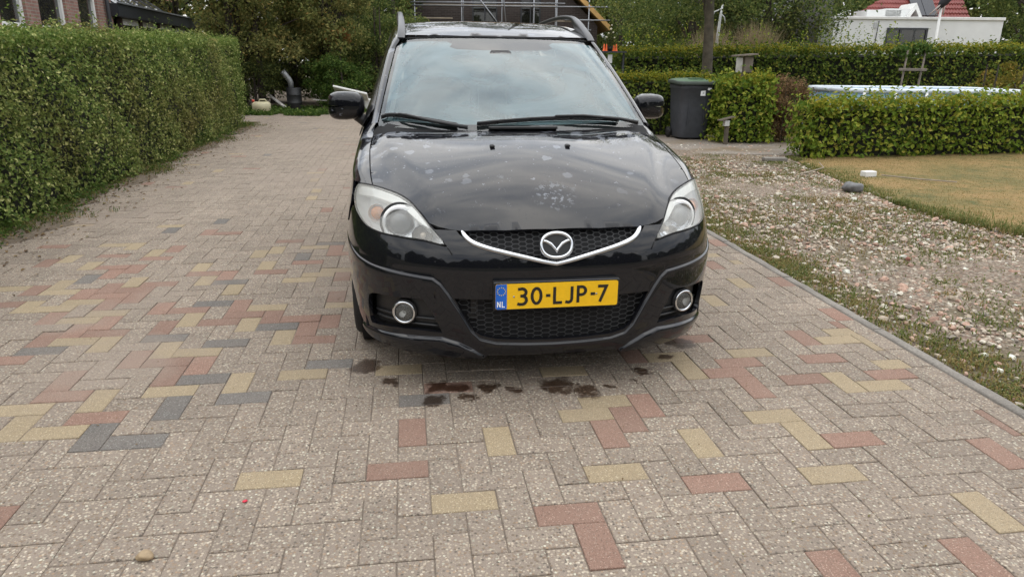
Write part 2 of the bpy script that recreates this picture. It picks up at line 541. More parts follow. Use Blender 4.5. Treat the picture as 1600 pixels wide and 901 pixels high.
# -- concrete edging slabs
km = NT('edging_concrete')
_p = km.pos()
_a = km.noise(_p, 90, 5, .7); _b = km.noise(_p, 5, 5)
kcol = km.ramp(_a, [(.3, (.15, .135, .115)), (.7, (.28, .255, .225))])
km.p(Base_Color=km.mix(1.0, kcol, km.mr(_b, .3, .7, .72, 1.1), 'MULTIPLY'), Roughness=.9)
km.bump(_a, .5, .004)
kb = B()
kb.grid([[tuple(kerb(-.066, v)) + (-.02,) for v in (-1.3, 22)], [tuple(kerb(.004, v)) + (-.02,) for v in (-1.3, 22)]], flip=True)
kerb_o = tag(kb.build('kerb', km.m), kind='structure')
v = -1.3
while v < 21.5:
    L = 1.0
    b = B()
    c = kerb(-.031, v + L / 2)
    n = 9
    G = []
    for k in range(n + 1):
        vv = v + .003 + (L - .006) * k / n
        wob = prand.uniform(-.003, .003); zt = .006 + prand.uniform(-.003, .003)
        G.append([tuple(kerb(-.062 + wob, vv)) + (-.04,), tuple(kerb(-.060 + wob, vv)) + (zt - .006,), tuple(kerb(-.052 + wob, vv)) + (zt,),
                  tuple(kerb(-.010 - wob, vv)) + (zt,), tuple(kerb(-.002 - wob, vv)) + (zt - .006,), tuple(kerb(-wob, vv)) + (-.04,)])
    b.grid(G)
    b.add(G[0], [(0, 1, 2, 3, 4, 5)]); b.add(G[-1], [(5, 4, 3, 2, 1, 0)])
    b.build('kerb_stone', km.m, kerb_o, True)
    v += L

# -- gravel strip (base sheet, loose stones)
LAWN = [(4.75, 11.6), (4.33, 11.05), (4.2, 10.15), (4.12, 8.5), (4.06, 7.4), (4.08, 6.85), (4.25, 6.3), (4.5, 5.8), (5.0, 5.3), (5.9, 4.9), (8, 4.6), (14, 4.4)]
def lawn_x(y):
    q = sorted(LAWN[1:], key=lambda p: p[1])
    return float(np.interp(y, [p[1] for p in q], [p[0] for p in q]))
gm = NT('gravel_bed')
_p = gm.pos()
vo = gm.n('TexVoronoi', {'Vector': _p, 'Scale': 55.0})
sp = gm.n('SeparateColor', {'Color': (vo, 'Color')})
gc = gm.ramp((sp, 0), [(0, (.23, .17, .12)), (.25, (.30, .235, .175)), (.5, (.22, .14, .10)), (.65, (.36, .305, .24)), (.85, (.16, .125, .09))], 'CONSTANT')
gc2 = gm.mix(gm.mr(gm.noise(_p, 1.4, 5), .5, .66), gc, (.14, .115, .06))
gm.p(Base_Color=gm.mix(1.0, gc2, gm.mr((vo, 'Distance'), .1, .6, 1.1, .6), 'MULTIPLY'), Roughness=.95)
gm.bump(gm.math('SUBTRACT', 1.0, (vo, 'Distance')), .8, .012)
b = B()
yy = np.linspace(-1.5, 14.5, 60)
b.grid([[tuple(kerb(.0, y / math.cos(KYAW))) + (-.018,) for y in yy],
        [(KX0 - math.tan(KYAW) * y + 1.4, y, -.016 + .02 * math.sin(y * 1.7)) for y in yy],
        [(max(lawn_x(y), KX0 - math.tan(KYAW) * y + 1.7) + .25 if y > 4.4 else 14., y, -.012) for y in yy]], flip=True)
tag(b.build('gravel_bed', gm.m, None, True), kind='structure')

def stones(name, pts, size, mat, parent=None, flat=.62):
    """many small jittered stones as one mesh: pts (n,3), size (n,)"""
    ph = (1 + 5 ** .5) / 2
    iv = np.array([(-1, ph, 0), (1, ph, 0), (-1, -ph, 0), (1, -ph, 0), (0, -1, ph), (0, 1, ph), (0, -1, -ph), (0, 1, -ph), (ph, 0, -1), (ph, 0, 1), (-ph, 0, -1), (-ph, 0, 1)], float) / 1.9
    fi = np.array([(0, 11, 5), (0, 5, 1), (0, 1, 7), (0, 7, 10), (0, 10, 11), (1, 5, 9), (5, 11, 4), (11, 10, 2), (10, 7, 6), (7, 1, 8), (3, 9, 4), (3, 4, 2), (3, 2, 6), (3, 6, 8), (3, 8, 9), (4, 9, 5), (2, 4, 11), (6, 2, 10), (8, 6, 7), (9, 8, 1)])
    n = len(pts)
    V = iv[None] * (1 + rng.uniform(-.28, .28, (n, 12, 1)))
    a = rng.uniform(0, 2 * PI, n); ca, sa = np.cos(a)[:, None], np.sin(a)[:, None]
    V = V * np.stack([rng.uniform(.75, 1.25, n), rng.uniform(.6, 1.0, n), rng.uniform(flat * .6, flat * 1.2, n)], 1)[:, None]
    tl = rng.uniform(-.5, .5, n)[:, None]
    x, y, z = V[..., 0], V[..., 1], V[..., 2]
    x, z = x * np.cos(tl) - z * np.sin(tl), x * np.sin(tl) + z * np.cos(tl)
    V = np.stack([x * ca - y * sa, x * sa + y * ca, z], 2) * (size[:, None, None] * .5) + np.asarray(pts)[:, None]
    F = fi[None] + (np.arange(n) * 12)[:, None, None]
    return mk(name, V.reshape(-1, 3), F.reshape(-1, 3), mat, parent, False)
sm = NT('loose_stone')
g = sm.n('NewGeometry')
sc_ = sm.ramp((g, 'Random Per Island'), [(0, (0.373, 0.305, 0.230)), (.2, (0.464, 0.406, 0.327)), (.38, (0.309, 0.196, 0.146)), (.5, (0.412, 0.338, 0.264)), (.62, (0.553, 0.507, 0.417)), (.72, (0.220, 0.189, 0.154)), (.80, (0.426, 0.278, 0.208)), (.95, (0.620, 0.620, 0.542))], 'CONSTANT')
sm.p(Base_Color=sm.mix(1.0, sc_, sm.mr(sm.noise(sm.pos(), 60, 4), .3, .7, .75, 1.2), 'MULTIPLY'), Roughness=.85)
pts, szs = [], []
tries = 0
while len(pts) < 21000 and tries < 200000:
    tries += 1
    y = 1.2 + 12.0 * random.random() ** 1.25
    x0 = KX0 - math.tan(KYAW) * y + .02
    x1 = lawn_x(y) + .1 if y > 4.7 else min(x0 + 3.5, 1.1 * y + 2)
    x = random.uniform(x0, x1)
    dens = .5 + .5 * math.sin(x * 2.3 + 1.7 * math.sin(y * 1.1)) * math.sin(y * 1.9 + x)
    edge = min(1, (x - x0) / .5)
    if random.random() > .35 + .65 * dens * edge: continue
    if y > 10.6 and x > 2.6 and random.random() < .6: continue
    s = .014 + .034 * random.random() ** 2.2
    if random.random() < .018: s = random.uniform(.045, .075)
    pts.append((x, y, -.014 + s * .16)); szs.append(s)
tag(stones('gravel_stones', np.array(pts), np.array(szs), sm.m), kind='stuff')

# -- lawn
lm = NT('dry_lawn')
_p = lm.pos()
a_ = lm.noise(_p, .7, 6, .6); b_ = lm.noise(_p, 45, 4, .7); c_ = lm.noise(_p, 7, 4)
lc = lm.ramp(lm.math('ADD', lm.math('MULTIPLY', a_, .6), lm.math('MULTIPLY', c_, .4)), [(.36, (.085, .092, .024)), (.46, (.17, .130, .038)), (.57, (.26, .168, .060)), (.7, (.29, .20, .088))])
lm.p(Base_Color=lm.mix(1.0, lc, lm.mr(b_, .3, .7, .65, 1.25), 'MULTIPLY'), Roughness=.95)
lm.bump(b_, .8, .02)
b = B()
lp = LAWN + [(30, 4.4), (30, 22), (4.75, 22)]
b.add([(x, y, -.004) for x, y in lp], [tuple(range(len(lp)))[::-1]])
lawn = tag(b.build('lawn', lm.m), kind='structure')

def blades(name, pts, h, w, mat, lean=.5):
    """grass blades, one bent quad-strip of two faces each"""
    pts = np.asarray(pts, float); n = len(pts)
    h = np.broadcast_to(h, (n,)) * rng.uniform(.55, 1.25, n)
    a = rng.uniform(0, 2 * PI, n); l = rng.uniform(.1, 1, n) * lean
    d = np.stack([np.cos(a), np.sin(a), np.zeros(n)], 1); s = np.stack([-np.sin(a), np.cos(a), np.zeros(n)], 1)
    up = np.array([0, 0, 1.0])
    m = pts + up * (h * .6)[:, None] + d * (h * l * .3)[:, None]
    t = pts + up * (h * (1 - .35 * l))[:, None] + d * (h * l)[:, None]
    V = np.stack([pts - s * w * .5, pts + s * w * .5, m - s * w * .4, m + s * w * .4, t], 1).reshape(-1, 3)
    k = np.arange(n)[:, None] * 5
    F = np.concatenate([k + [0, 1, 3], k + [0, 3, 2], k + [2, 3, 4]])
    return mk(name, V, F, mat, None, False)
grass_m = leafmat('grass_green', [(0, (.055, .10, .022)), (.5, (.085, .13, .03)), (.85, (.14, .16, .045)), (1, (.22, .18, .07))], .5, .3)
grass_d = leafmat('grass_dry', [(0, (.18, .13, .045)), (.4, (.27, .185, .07)), (.8, (.13, .13, .035)), (1, (.34, .25, .11))], .6, .25)
# dry turf
n = 26000
y = rng.uniform(4.6, 11.8, n); x = np.array([lawn_x(q) for q in y]) + rng.uniform(-.03, 1, n) ** 1.3 * (np.minimum(y * .95, 9.5) - 3.2)
tag(blades('lawn_grass', np.stack([x, y, np.full(n, -.004)], 1),   .012, .0045, grass_d), kind='stuff')
# taller green grass along the lawn's edge and against the hedge
n = 6500
y = np.concatenate([rng.uniform(4.7, 10.6, n), rng.uniform(10.9, 11.4, 900)])
wid_ = .07 + .10 * np.clip(np.sin(y * 1.3 + 2) + .6 * np.sin(y * 4.1), 0, 1.4) + .10 * (y < 7.2)
x = np.array([lawn_x(q) for q in y]) - .04 + np.abs(rng.normal(0, 1, len(y))) * wid_ * 1.3
keep_ = rng.uniform(0, 1, len(y)) < np.where(y < 7.6, .95, .55)
x, y = x[keep_], y[keep_]
edge_m = leafmat('edge_grass_blade', [(0, (.075, .115, .028)), (.4, (.12, .155, .038)), (.7, (.18, .18, .055)), (1, (.28, .22, .09))], .5, .35)
tag(blades('edge_grass', np.stack([x, y, np.full(len(y), -.01)], 1), np.where(y < 7.5, .085, .045), .0065, edge_m, 1.4), kind='stuff')
# weeds in the gravel: many tufts in two colours
pg, pd = [], []
for k in range(760):
    y = 1.5 + 10 * random.random() ** 1.1
    x0 = KX0 - math.tan(KYAW) * y
    x1 = lawn_x(y) if y > 4.8 else x0 + 2.6
    if random.random() < .32: x = x0 + abs(random.gauss(.09, .10))
    else: x = x0 + (x1 - x0) * random.random()
    r = random.uniform(.03, .14); m = int(random.uniform(25, 90) * (r / .08))
    green = random.random() < .58
    for q in range(m):
        (pg if green else pd).append((x + random.gauss(0, r), y + random.gauss(0, r), -.012))
pg = [p for p in pg if p[0] > KX0 - math.tan(KYAW) * p[1] + .005]
pd = [p for p in pd if p[0] > KX0 - math.tan(KYAW) * p[1] + .005]
weed_m = leafmat('weed_green', [(0, (.085, .12, .03)), (.5, (.14, .16, .045)), (.85, (.20, .19, .065)), (1, (.28, .22, .09))], .5, .3)
tag(blades('green_weeds', pg, .030, .008, weed_m, 1.6), kind='stuff')
tag(blades('dry_weeds', pd, .03, .006, grass_d, 1.6), kind='stuff')

# -- paved path crossing behind the gravel
pm_ = NT('side_path')
_p = pm_.pos()
_a = pm_.noise(_p, 30, 5, .7); _b = pm_.noise(_p, 1.5, 4)
pm_.p(Base_Color=pm_.mix(pm_.mr(_b, .45, .65), pm_.ramp(_a, [(.3, (.15, .125, .10)), (.7, (.27, .235, .20))]), (.16, .12, .075)), Roughness=.92)
pm_.bump(_a, .6, .01)
b = B()
b.grid([[(1.2, 11.4 + .12 * math.sin(3), -.003), (1.0, 15.0, -.003)], [(3.0, 11.7, -.001), (3.0, 15, -.003)], [(4.5, 11.6, -.003), (4.8, 13.6, -.003)], [(8, 12.9, -.005), (8, 14.2, -.005)]])
tag(b.build('side_path', pm_.m, None, True), kind='structure')
# ------------------------------------------------------------------ car: body surfaces (car frame: x right, y backwards, z up)
def pchip(xs,ys):
    xs=np.array(xs,float);ys=np.array(ys,float);h=np.diff(xs);d=np.diff(ys)/h
    m=np.zeros(len(xs));m[0]=d[0];m[-1]=d[-1]
    for i in range(1,len(xs)-1):
        if d[i-1]*d[i]>0:
            a=2*h[i]+h[i-1];b=h[i]+2*h[i-1];m[i]=(a+b)/(a/d[i-1]+b/d[i])
    def f(x):
        x=np.clip(np.asarray(x,float),xs[0],xs[-1]);i=np.clip(np.searchsorted(xs,x)-1,0,len(h)-1)
        t=(x-xs[i])/h[i];hh=h[i]
        return (1+2*t)*(1-t)**2*ys[i]+t*(1-t)**2*hh*m[i]+t*t*(3-2*t)*ys[i+1]+t*t*(t-1)*hh*m[i+1]
    return f
PLAN=np.array([(0,0),(.13,.003),(.26,.012),(.38,.032),(.48,.062),(.56,.098),(.64,.146),(.715,.21),(.78,.292),(.83,.39),(.862,.50),(.882,.64),(.892,.80),(.892,1.0),(.885,1.3),(.882,1.7),(.8815,2.4),(.872,3.2),(.84,3.9),(.80,4.2),(.72,4.40),(.55,4.48),(.3,4.50),(0,4.505)])
ARC=np.concatenate([[0],np.cumsum(np.hypot(*np.diff(PLAN,axis=0).T))])
def crspline(T,V):
    m=np.gradient(V,T)
    def f(t):
        t=np.clip(t,T[0],T[-1]);i=np.clip(np.searchsorted(T,t)-1,0,len(T)-2);h=T[i+1]-T[i];u=(t-T[i])/h
        return (1+2*u)*(1-u)**2*V[i]+u*(1-u)**2*h*m[i]+u*u*(3-2*u)*V[i+1]+u*u*(u-1)*h*m[i+1]
    return f
PX=crspline(ARC,PLAN[:,0]);PY=crspline(ARC,PLAN[:,1])
Y0=pchip([.05,.12,.17,.21,.30,.45,.55,.60,.64,.67,.69,.71,.74,.78,.83,.9,1.1],[.10,.07,.03,.008,.0,.003,.004,.012,.026,.042,.056,.073,.105,.15,.21,.3,.5])
WX=pchip([.05,.12,.2,.3,.45,.55,.7,.85,1.0,1.1],[.90,.925,.955,.975,.995,1.0,.985,.955,.93,.90])
def front(t,z):
    t=np.asarray(t,float);z=np.asarray(z,float);a=np.abs(t)
    X=PX(a);Y=PY(a);f=np.clip(Y/.95,0,1);f=1-f*f*(3-2*f)
    return np.stack([np.sign(t)*X*WX(z),Y+Y0(z)*f,z*np.ones_like(X)],-1)
def tY(y):                                # arc parameter of the plan curve at a given y
    ts = np.linspace(0.3, ARC[-1] - .6, 800)
    return np.interp(y, PY(ts), ts)
CREASE = np.array([(1.20, .60), (1.041, .572), (.933, .550), (.835, .538), (.721, .531), (.607, .524), (.514, .518), (.481, .495), (.45, .454), (.406, .382), (.362, .298), (.326, .260), (.259, .243), (.133, .237), (0, .2345)])
LIP = np.array([(1.25, .215), (1.10, .215), (.913, .231), (.702, .2485), (.492, .264), (.42, .246), (.349, .210), (.27, .165)])
def seg_dist(px, pz, line):
    d = np.full(px.shape, 9.0)
    for (x0, z0), (x1, z1) in zip(line[:-1], line[1:]):
        dx, dz = x1 - x0, z1 - z0
        u = np.clip(((px - x0) * dx + (pz - z0) * dz) / (dx * dx + dz * dz), 0, 1)
        d = np.minimum(d, np.hypot(px - x0 - u * dx, pz - z0 - u * dz))
    return d
def in_poly(px, pz, poly):
    c = np.zeros(px.shape, bool)
    for (x0, z0), (x1, z1) in zip(poly, np.roll(poly, -1, 0)):
        k = ((z0 > pz) != (z1 > pz))
        with np.errstate(divide='ignore', invalid='ignore'):
            c ^= k & (px < (x1 - x0) * (pz - z0) / (z1 - z0 + 1e-15) + x0)
    return c
APR = np.concatenate([CREASE, [(-.5, .2345), (-.5, -.2), (3, -.2), (3, .60)]])
LIPP = np.concatenate([LIP, [(.27, -.2), (3, -.2), (3, .215)]])
def sstep(d, w):
    k = np.clip(d / w, 0, 1); return k * k * (3 - 2 * k)
def nrm_of(f, a, b, e=1e-3):
    du = f(a + e, b) - f(a - e, b); dv = f(a, b + e) - f(a, b - e)
    n = np.cross(du, dv); return n / (np.linalg.norm(n, axis=-1, keepdims=True) + 1e-12)
def apron(t, z):
    a = np.abs(t)
    d1 = np.where(in_poly(a, z, APR), seg_dist(a, z, CREASE), 0)
    d2 = np.where(in_poly(a, z, LIPP), seg_dist(a, z, LIP), 0)
    fade = np.clip((1.2 - a) / .25, 0, 1)
    return .0105 * sstep(d1, .007) * (.25 + .75 * fade) + .016 * sstep(d2, .009) * fade
def off(f, k):                             # surface moved inwards by k
    def g(a, b):
        return f(a, b) + np.where(True, nrm_of(f, a, b), 0) * (k if not callable(k) else 0)
    return g
def fz(t, z): return front(t, z)
def front_in(k):                           # front surface pushed k metres into the body
    return lambda t, z: fz(t, z) - nrm_of(fz, t, z) * k
def bumper_f(t, z): return fz(t, z) + nrm_of(fz, t, z) * apron(t, z)[..., None]

def dens(ring, step, closed=True):
    ring = [np.array(p, float) for p in ring]; out = []
    n = len(ring)
    for i in range(n if closed else n - 1):
        a, b = ring[i], ring[(i + 1) % n]
        k = max(1, int(math.ceil(np.linalg.norm(b - a) / step)))
        for q in range(k): out.append(a + (b - a) * q / k)
    if not closed: out.append(ring[-1])
    return np.array(out)
def smooth_ring(pts, sub=5, closed=True):
    P = np.array(pts, float); n = len(P); out = []
    for i in range(n if closed else n - 1):
        p0, p1, p2, p3 = [P[(i + k) % n] if closed else P[min(max(i + k, 0), n - 1)] for k in (-1, 0, 1, 2)]
        for q in range(sub):
            u = q / sub
            out.append(.5 * ((2 * p1) + (p2 - p0) * u + (2 * p0 - 5 * p1 + 4 * p2 - p3) * u * u + (3 * p1 - p0 - 3 * p2 + p3) * u ** 3))
    if not closed: out.append(P[-1])
    return np.array(out)
def panel(name, ring, f, mat, parent, step=.03, rim=.012, holes=(), extra=None, closed_rim=True, flip=False):
    """a sheet cut out of a parametric surface f(a, b) along a 2D outline, with its edge folded inwards"""
    rings = [dens(ring, step * .8)] + [dens(h, step * .7) for h in holes]
    pts, edges, spans = [], [], []
    for r in rings:
        k0 = len(pts); pts += list(r)
        edges += [(k0 + i, k0 + (i + 1) % len(r)) for i in range(len(r))]
        spans.append((k0, len(r)))
    A = rings[0]
    lo, hi = A.min(0), A.max(0)
    gx = np.arange(lo[0] + step * .5, hi[0], step); gy = np.arange(lo[1] + step * .5, hi[1], step)
    if len(gx) and len(gy):
        X, Y = np.meshgrid(gx, gy); X = X + (np.arange(len(gy)) % 2)[:, None] * step * .5
        X, Y = X.ravel(), Y.ravel()
        ok = in_poly(X, Y, A)
        for h in rings[1:]: ok &= ~in_poly(X, Y, h)
        for r in rings: ok &= seg_dist(X, Y, np.concatenate([r, r[:1]])) > step * .4
        if extra is not None:
            ok2 = in_poly(extra[:, 0], extra[:, 1], A)
            for h in rings[1:]: ok2 &= ~in_poly(extra[:, 0], extra[:, 1], h)
            for r in rings: ok2 &= seg_dist(extra[:, 0], extra[:, 1], np.concatenate([r, r[:1]])) > .004
            ex = extra[ok2]
            E0 = ex[None]
            Q = np.stack([X[ok], Y[ok]], 1)
            near_ = np.array([np.min(np.hypot(*(ex - q).T)) if len(ex) else 9 for q in Q]) if len(Q) else np.zeros(0)
            pts += list(Q[near_ > step * .55]) + list(ex)
        else:
            pts += list(np.stack([X[ok], Y[ok]], 1))
    v, e, fc, *_ = delaunay_2d_cdt([Vector((float(p[0]), float(p[1]))) for p in pts], edges, [], 0, 1e-6)
    v = np.array([(p[0], p[1]) for p in v]); fc = np.array([q for q in fc if len(q) == 3])
    c = v[fc].mean(1)
    ok = in_poly(c[:, 0], c[:, 1], A)
    for h in rings[1:]: ok &= ~in_poly(c[:, 0], c[:, 1], h)
    fc = fc[ok]
    P = f(v[:, 0], v[:, 1])
    V = list(P); F = [tuple(q) for q in fc]
    if flip: F = [q[::-1] for q in F]
    if rim:
        for r in rings:
            top = f(r[:, 0], r[:, 1]); nn = nrm_of(f, r[:, 0], r[:, 1]) * (-1 if flip else 1)
            mid = top - nn * abs(rim)
            k0 = len(V); V += list(top) + list(mid); m = len(r)
            for i in range(m):
                j = (i + 1) % m
                F.append((k0 + i, k0 + j, k0 + m + j, k0 + m + i))
    return mk(name, np.array(V), F, mat, parent, True)
def mirror(P): return [(-p[0], p[1]) for p in P][::-1]

# ---------------- materials
pt = NT('black_car_paint')
ob = pt.obj()
gs_ = pt.n('SeparateXYZ', {'Vector': ob})
# dried rain marks: thick near the windscreen, a few runs elsewhere; and a film of dust
spots = pt.n('TexVoronoi', {'Vector': pt.n('VectorMath', {0: ob, 1: pt.n('VectorMath', {0: (pt.noise(ob, 22, 3), 'Color'), 'Scale': .05}, operation='SCALE')}, operation='ADD'), 'Scale': 13.0, 'Randomness': 1.0})
sepc = pt.n('SeparateColor', {'Color': (spots, 'Color')})
dot = pt.math('MULTIPLY', pt.mr((spots, 'Distance'), .34, .26), pt.math('GREATER_THAN', (sepc, 0), .86))
zone = pt.mr((gs_, 2), .78, 1.0)
cow = pt.math('MULTIPLY', pt.mr((gs_, 1), .60, .86, smooth=True), pt.mr((gs_, 1), 1.25, 1.12))
patch_n = pt.noise(ob, 6.5, 6, .68, .6)
patchy = pt.math('MULTIPLY', pt.mr(patch_n, .54, .60), cow)
small = pt.math('MULTIPLY', pt.mr(pt.noise(ob, 38, 3, .6), .665, .70), pt.mr((gs_, 2), .7, .9))
runn = pt.n('VectorMath', {0: ob, 1: (.03, .25, .80)}, operation='DISTANCE')
run = pt.math('MULTIPLY', pt.mr((runn, 'Value'), .11, .05), pt.mr(pt.noise(ob, 45, 4, .6), .55, .60))
mark = pt.math('MULTIPLY', pt.math('MAXIMUM', pt.math('MAXIMUM', pt.math('MULTIPLY', dot, zone), patchy), pt.math('MAXIMUM', small, run)), .62)
film = pt.mr(pt.noise(ob, 3.0, 4), .3, .75, .0, .012)
tot = pt.math('MAXIMUM', mark, film)
pt.p(Base_Color=pt.mix(tot, (.006, .0063, .0085), (.20, .215, .245)), Metallic=.0, Roughness=pt.mr(tot, 0, .8, .12, .45),
     Specular_IOR_Level=.06, Coat_Weight=1.0, Coat_Roughness=.025, Coat_IOR=1.45)
drops = pt.n('TexVoronoi', {'Vector': ob, 'Scale': 85.0})
sd2 = pt.n('SeparateColor', {'Color': (drops, 'Color')})
dr = pt.math('MULTIPLY', pt.mr((drops, 'Distance'), .30, .05), pt.math('GREATER_THAN', (sd2, 0), .80))
pt.bump(dr, .25, .0015)
bn = pt.n('Bump', {'Height': dr, 'Strength': .22, 'Distance': .0012})
pt.t.links.new(bn.outputs[0], pt.bsdf.inputs['Coat Normal'])
PAINT = pt.m
BLK = simple('black_plastic', (.014, .014, .015), .45, 0, .2, 30, .15, 300)
DARK = simple('dark_cavity', (.006, .006, .007), .8)
GRI = simple('grille_plastic', (.028, .029, .031), .32, 0, .1)
RUB = simple('tyre_rubber', (.016, .016, .016), .75, 0, .25, 20, .2, 200)
CHR = simple('chrome', (.66, .68, .71), .14, 1.0, .06, 30)
SIL = simple('lamp_reflector', (.93, .93, .92), .35, .05, .03)
ALU = simple('alloy_rim', (.42, .43, .45), .35, .85, .1)
ORA = simple('amber_bulb', (.70, .27, .09), .25, 0, .1)
TRIM = simple('light_trim', (.42, .42, .40), .8)
DASH = simple('dashboard_grey', (.12, .125, .125), .65, 0, .1)
SEAT = simple('seat_fabric', (.12, .12, .125), .9, 0, .2, 40)
YEL = simple('plate_yellow', (.86, .50, .008), .35, 0, .05, 60)
BLU = simple('plate_blue', (.012, .12, .52), .35)
INK = simple('plate_ink', (.012, .011, .01), .5)
WHT = simple('white_print', (.85, .86, .88), .5)
def glassmat(name, tint, ior, rough=.0, haze=0.0, drops_=False):
    t = NT(name)
    fr = t.n('Fresnel', {'IOR': ior})
    tr = t.n('BsdfTransparent', {'Color': (*tint, 1)})
    gl = t.n('BsdfGlossy', {'Color': (1, 1, 1, 1), 'Roughness': rough})
    m = t.n('MixShader', {'Fac': fr})
    t.t.links.new(tr.outputs[0], m.inputs[1]); t.t.links.new(gl.outputs[0], m.inputs[2])
    last = m
    if haze or drops_:
        df = t.n('BsdfDiffuse', {'Color': (.93, .92, .86, 1)})
        ob = t.obj()
        f = t.mr(t.noise(ob, 4, 5), .3, .75, haze * .4, haze)
        m2 = t.n('MixShader', {'Fac': f})
        t.t.links.new(m.outputs[0], m2.inputs[1]); t.t.links.new(df.outputs[0], m2.inputs[2])
        last = m2
    if drops_:
        dv = t.n('TexVoronoi', {'Vector': t.obj(), 'Scale': 95.0})
        s2 = t.n('SeparateColor', {'Color': (dv, 'Color')})
        sx = t.n('SeparateXYZ', {'Vector': t.obj()})
        # rain stays where the blade does not reach: outside the arc swept about the wiper pivot
        slope = t.math('MULTIPLY', t.math('SUBTRACT', (sx, 2), 1.03), 1.82)
        dd = t.n('VectorMath', {0: t.n('CombineXYZ', {0: (sx, 0), 1: slope, 2: 0.0}), 1: (.09, 0, 0)}, operation='DISTANCE')
        top = t.math('MAXIMUM', t.mr((dd, 'Value'), .795, .805), 0.0)
        h = t.math('MULTIPLY', t.math('MULTIPLY', t.mr((dv, 'Distance'), .38, .1), t.math('GREATER_THAN', (s2, 0), .55)), top)
        bp = t.n('Bump', {'Height': h, 'Strength': .18, 'Distance': .0015})
        t.t.links.new(bp.outputs[0], gl.inputs['Normal'])
    t.t.links.new(last.outputs[0], t.out.inputs['Surface'])
    return t.m
WGL = glassmat('windscreen_glass', (.88, .97, .95), 1.72, .008, .0, True)
SGL = glassmat('side_glass', (.22, .26, .25), 1.6, .01, .02)
LGL = glassmat('lamp_lens', (.96, .97, .97), 1.45, .015, .28)  # aged lens haze, also thickened to paint the headlight brighter
CGL = glassmat('clear_lens', (.96, .97, .97), 1.45, .01, .12)  # pale haze painted in to brighten the dim fog lamp bowl

CYAW = R(9.33)
car = empty('car', (.184, 2.838, 0), CYAW, 'glossy black people carrier with yellow number plate parked on the block paving', 'car')

# ---------------- bumper
HL = [(.465, .656), (.555, .666), (.663, .670), (.779, .674), (.878, .686), (.965, .714), (1.055, .752), (1.085, .798), (1.03, .834), (.87, .840), (.731, .828), (.648, .807), (.590, .772), (.525, .716)]
def wheel_arch(yc, r, a0, a1, n=14, zc=.315):
    return [(float(tY(yc - r * math.cos(a))), zc + r * math.sin(a)) for a in np.linspace(a0, a1, n)]
arch_f = wheel_arch(.90, .36, -.30, 1.02, 12)
right = [(0, .572), (.133, .601), (.284, .635), (.358, .662), (.402, .694), (.415, .708), (.512, .707), (.4525, .648), (.460, .646), (.555, .660), (.663, .664), (.779, .668), (.882, .680), (.97, .707), (1.06, .745), (1.115, .72), (1.16, .655)] + arch_f[::-1] + [(1.05, .245), (.985, .208), (.90, .187), (.6, .181), (.3, .182), (0, .183)]
ring = right + [(-p[0], p[1]) for p in right[::-1] if p[0] > 1e-6]
intake = [(0, .395), (.27, .412), (.43, .436), (.418, .40), (.386, .338), (.352, .288), (.322, .268), (.26, .255), (.13, .249), (0, .247)]
intake = [(0, .430), (.27, .432), (.428, .433), (.412, .402), (.386, .350), (.352, .292), (.322, .272), (.26, .2575), (.13, .251), (0, .2485)]
intake_ring = intake + [(-p[0], p[1]) for p in intake[::-1] if p[0] > 1e-6]
fogr = smooth_ring([(.865, .392), (.80, .410), (.70, .414), (.578, .424), (.553, .408), (.528, .37), (.493, .290), (.50, .282), (.58, .282), (.70, .276), (.86, .256), (.895, .262), (.89, .33)], 2)
fogl = mirror(fogr)
ex = []
for L_ in (CREASE, LIP):
    n2 = []
    d = dens(L_, .009, False)
    tg = np.gradient(d, axis=0); tg /= np.linalg.norm(tg, axis=1)[:, None] + 1e-9
    no = np.stack([tg[:, 1], -tg[:, 0]], 1)
    for k in (-.0015, .0025, .0055, .009): 
        ex.append(d - no * k); ex.append(d + no * k) if k == -.0015 else None
ex = np.concatenate(ex)
exm = ex * np.array([-1, 1])
bump_o = panel('front_bumper', ring, bumper_f, PAINT, car, .022, .02, [intake_ring, fogr, fogl], np.concatenate([ex[ex[:, 0] > .003], exm[exm[:, 0] < -.003]]))
# seam from the headlight tip down to the grille surround
for sx in (-1, 1):
    b = B()
    d = [fz(np.array(sx * t), np.array(z)) + np.array([0, -.0012, 0]) for t, z in ((.452, .644), (.444, .634), (.432, .617))]
    b.tube(d, .0022, 6); b.build('bumper_seam', DARK, bump_o, True)
# dark structure behind the skin
def shell_f(t, z): return front_in(.055)(t, z)
b = B()
G = [[shell_f(np.array(t), np.array(z)) for t in np.linspace(-ARC[-1] + .05, ARC[-1] - .05, 90)] for z in (.20, .35, .55, .64)]
b.grid(G)
b.build('inner_body', DARK, car, True)
b = B()
b.box((0, 2.3, .24), (1.60, 3.9, .06)); b.build('floor_pan', DARK, car)

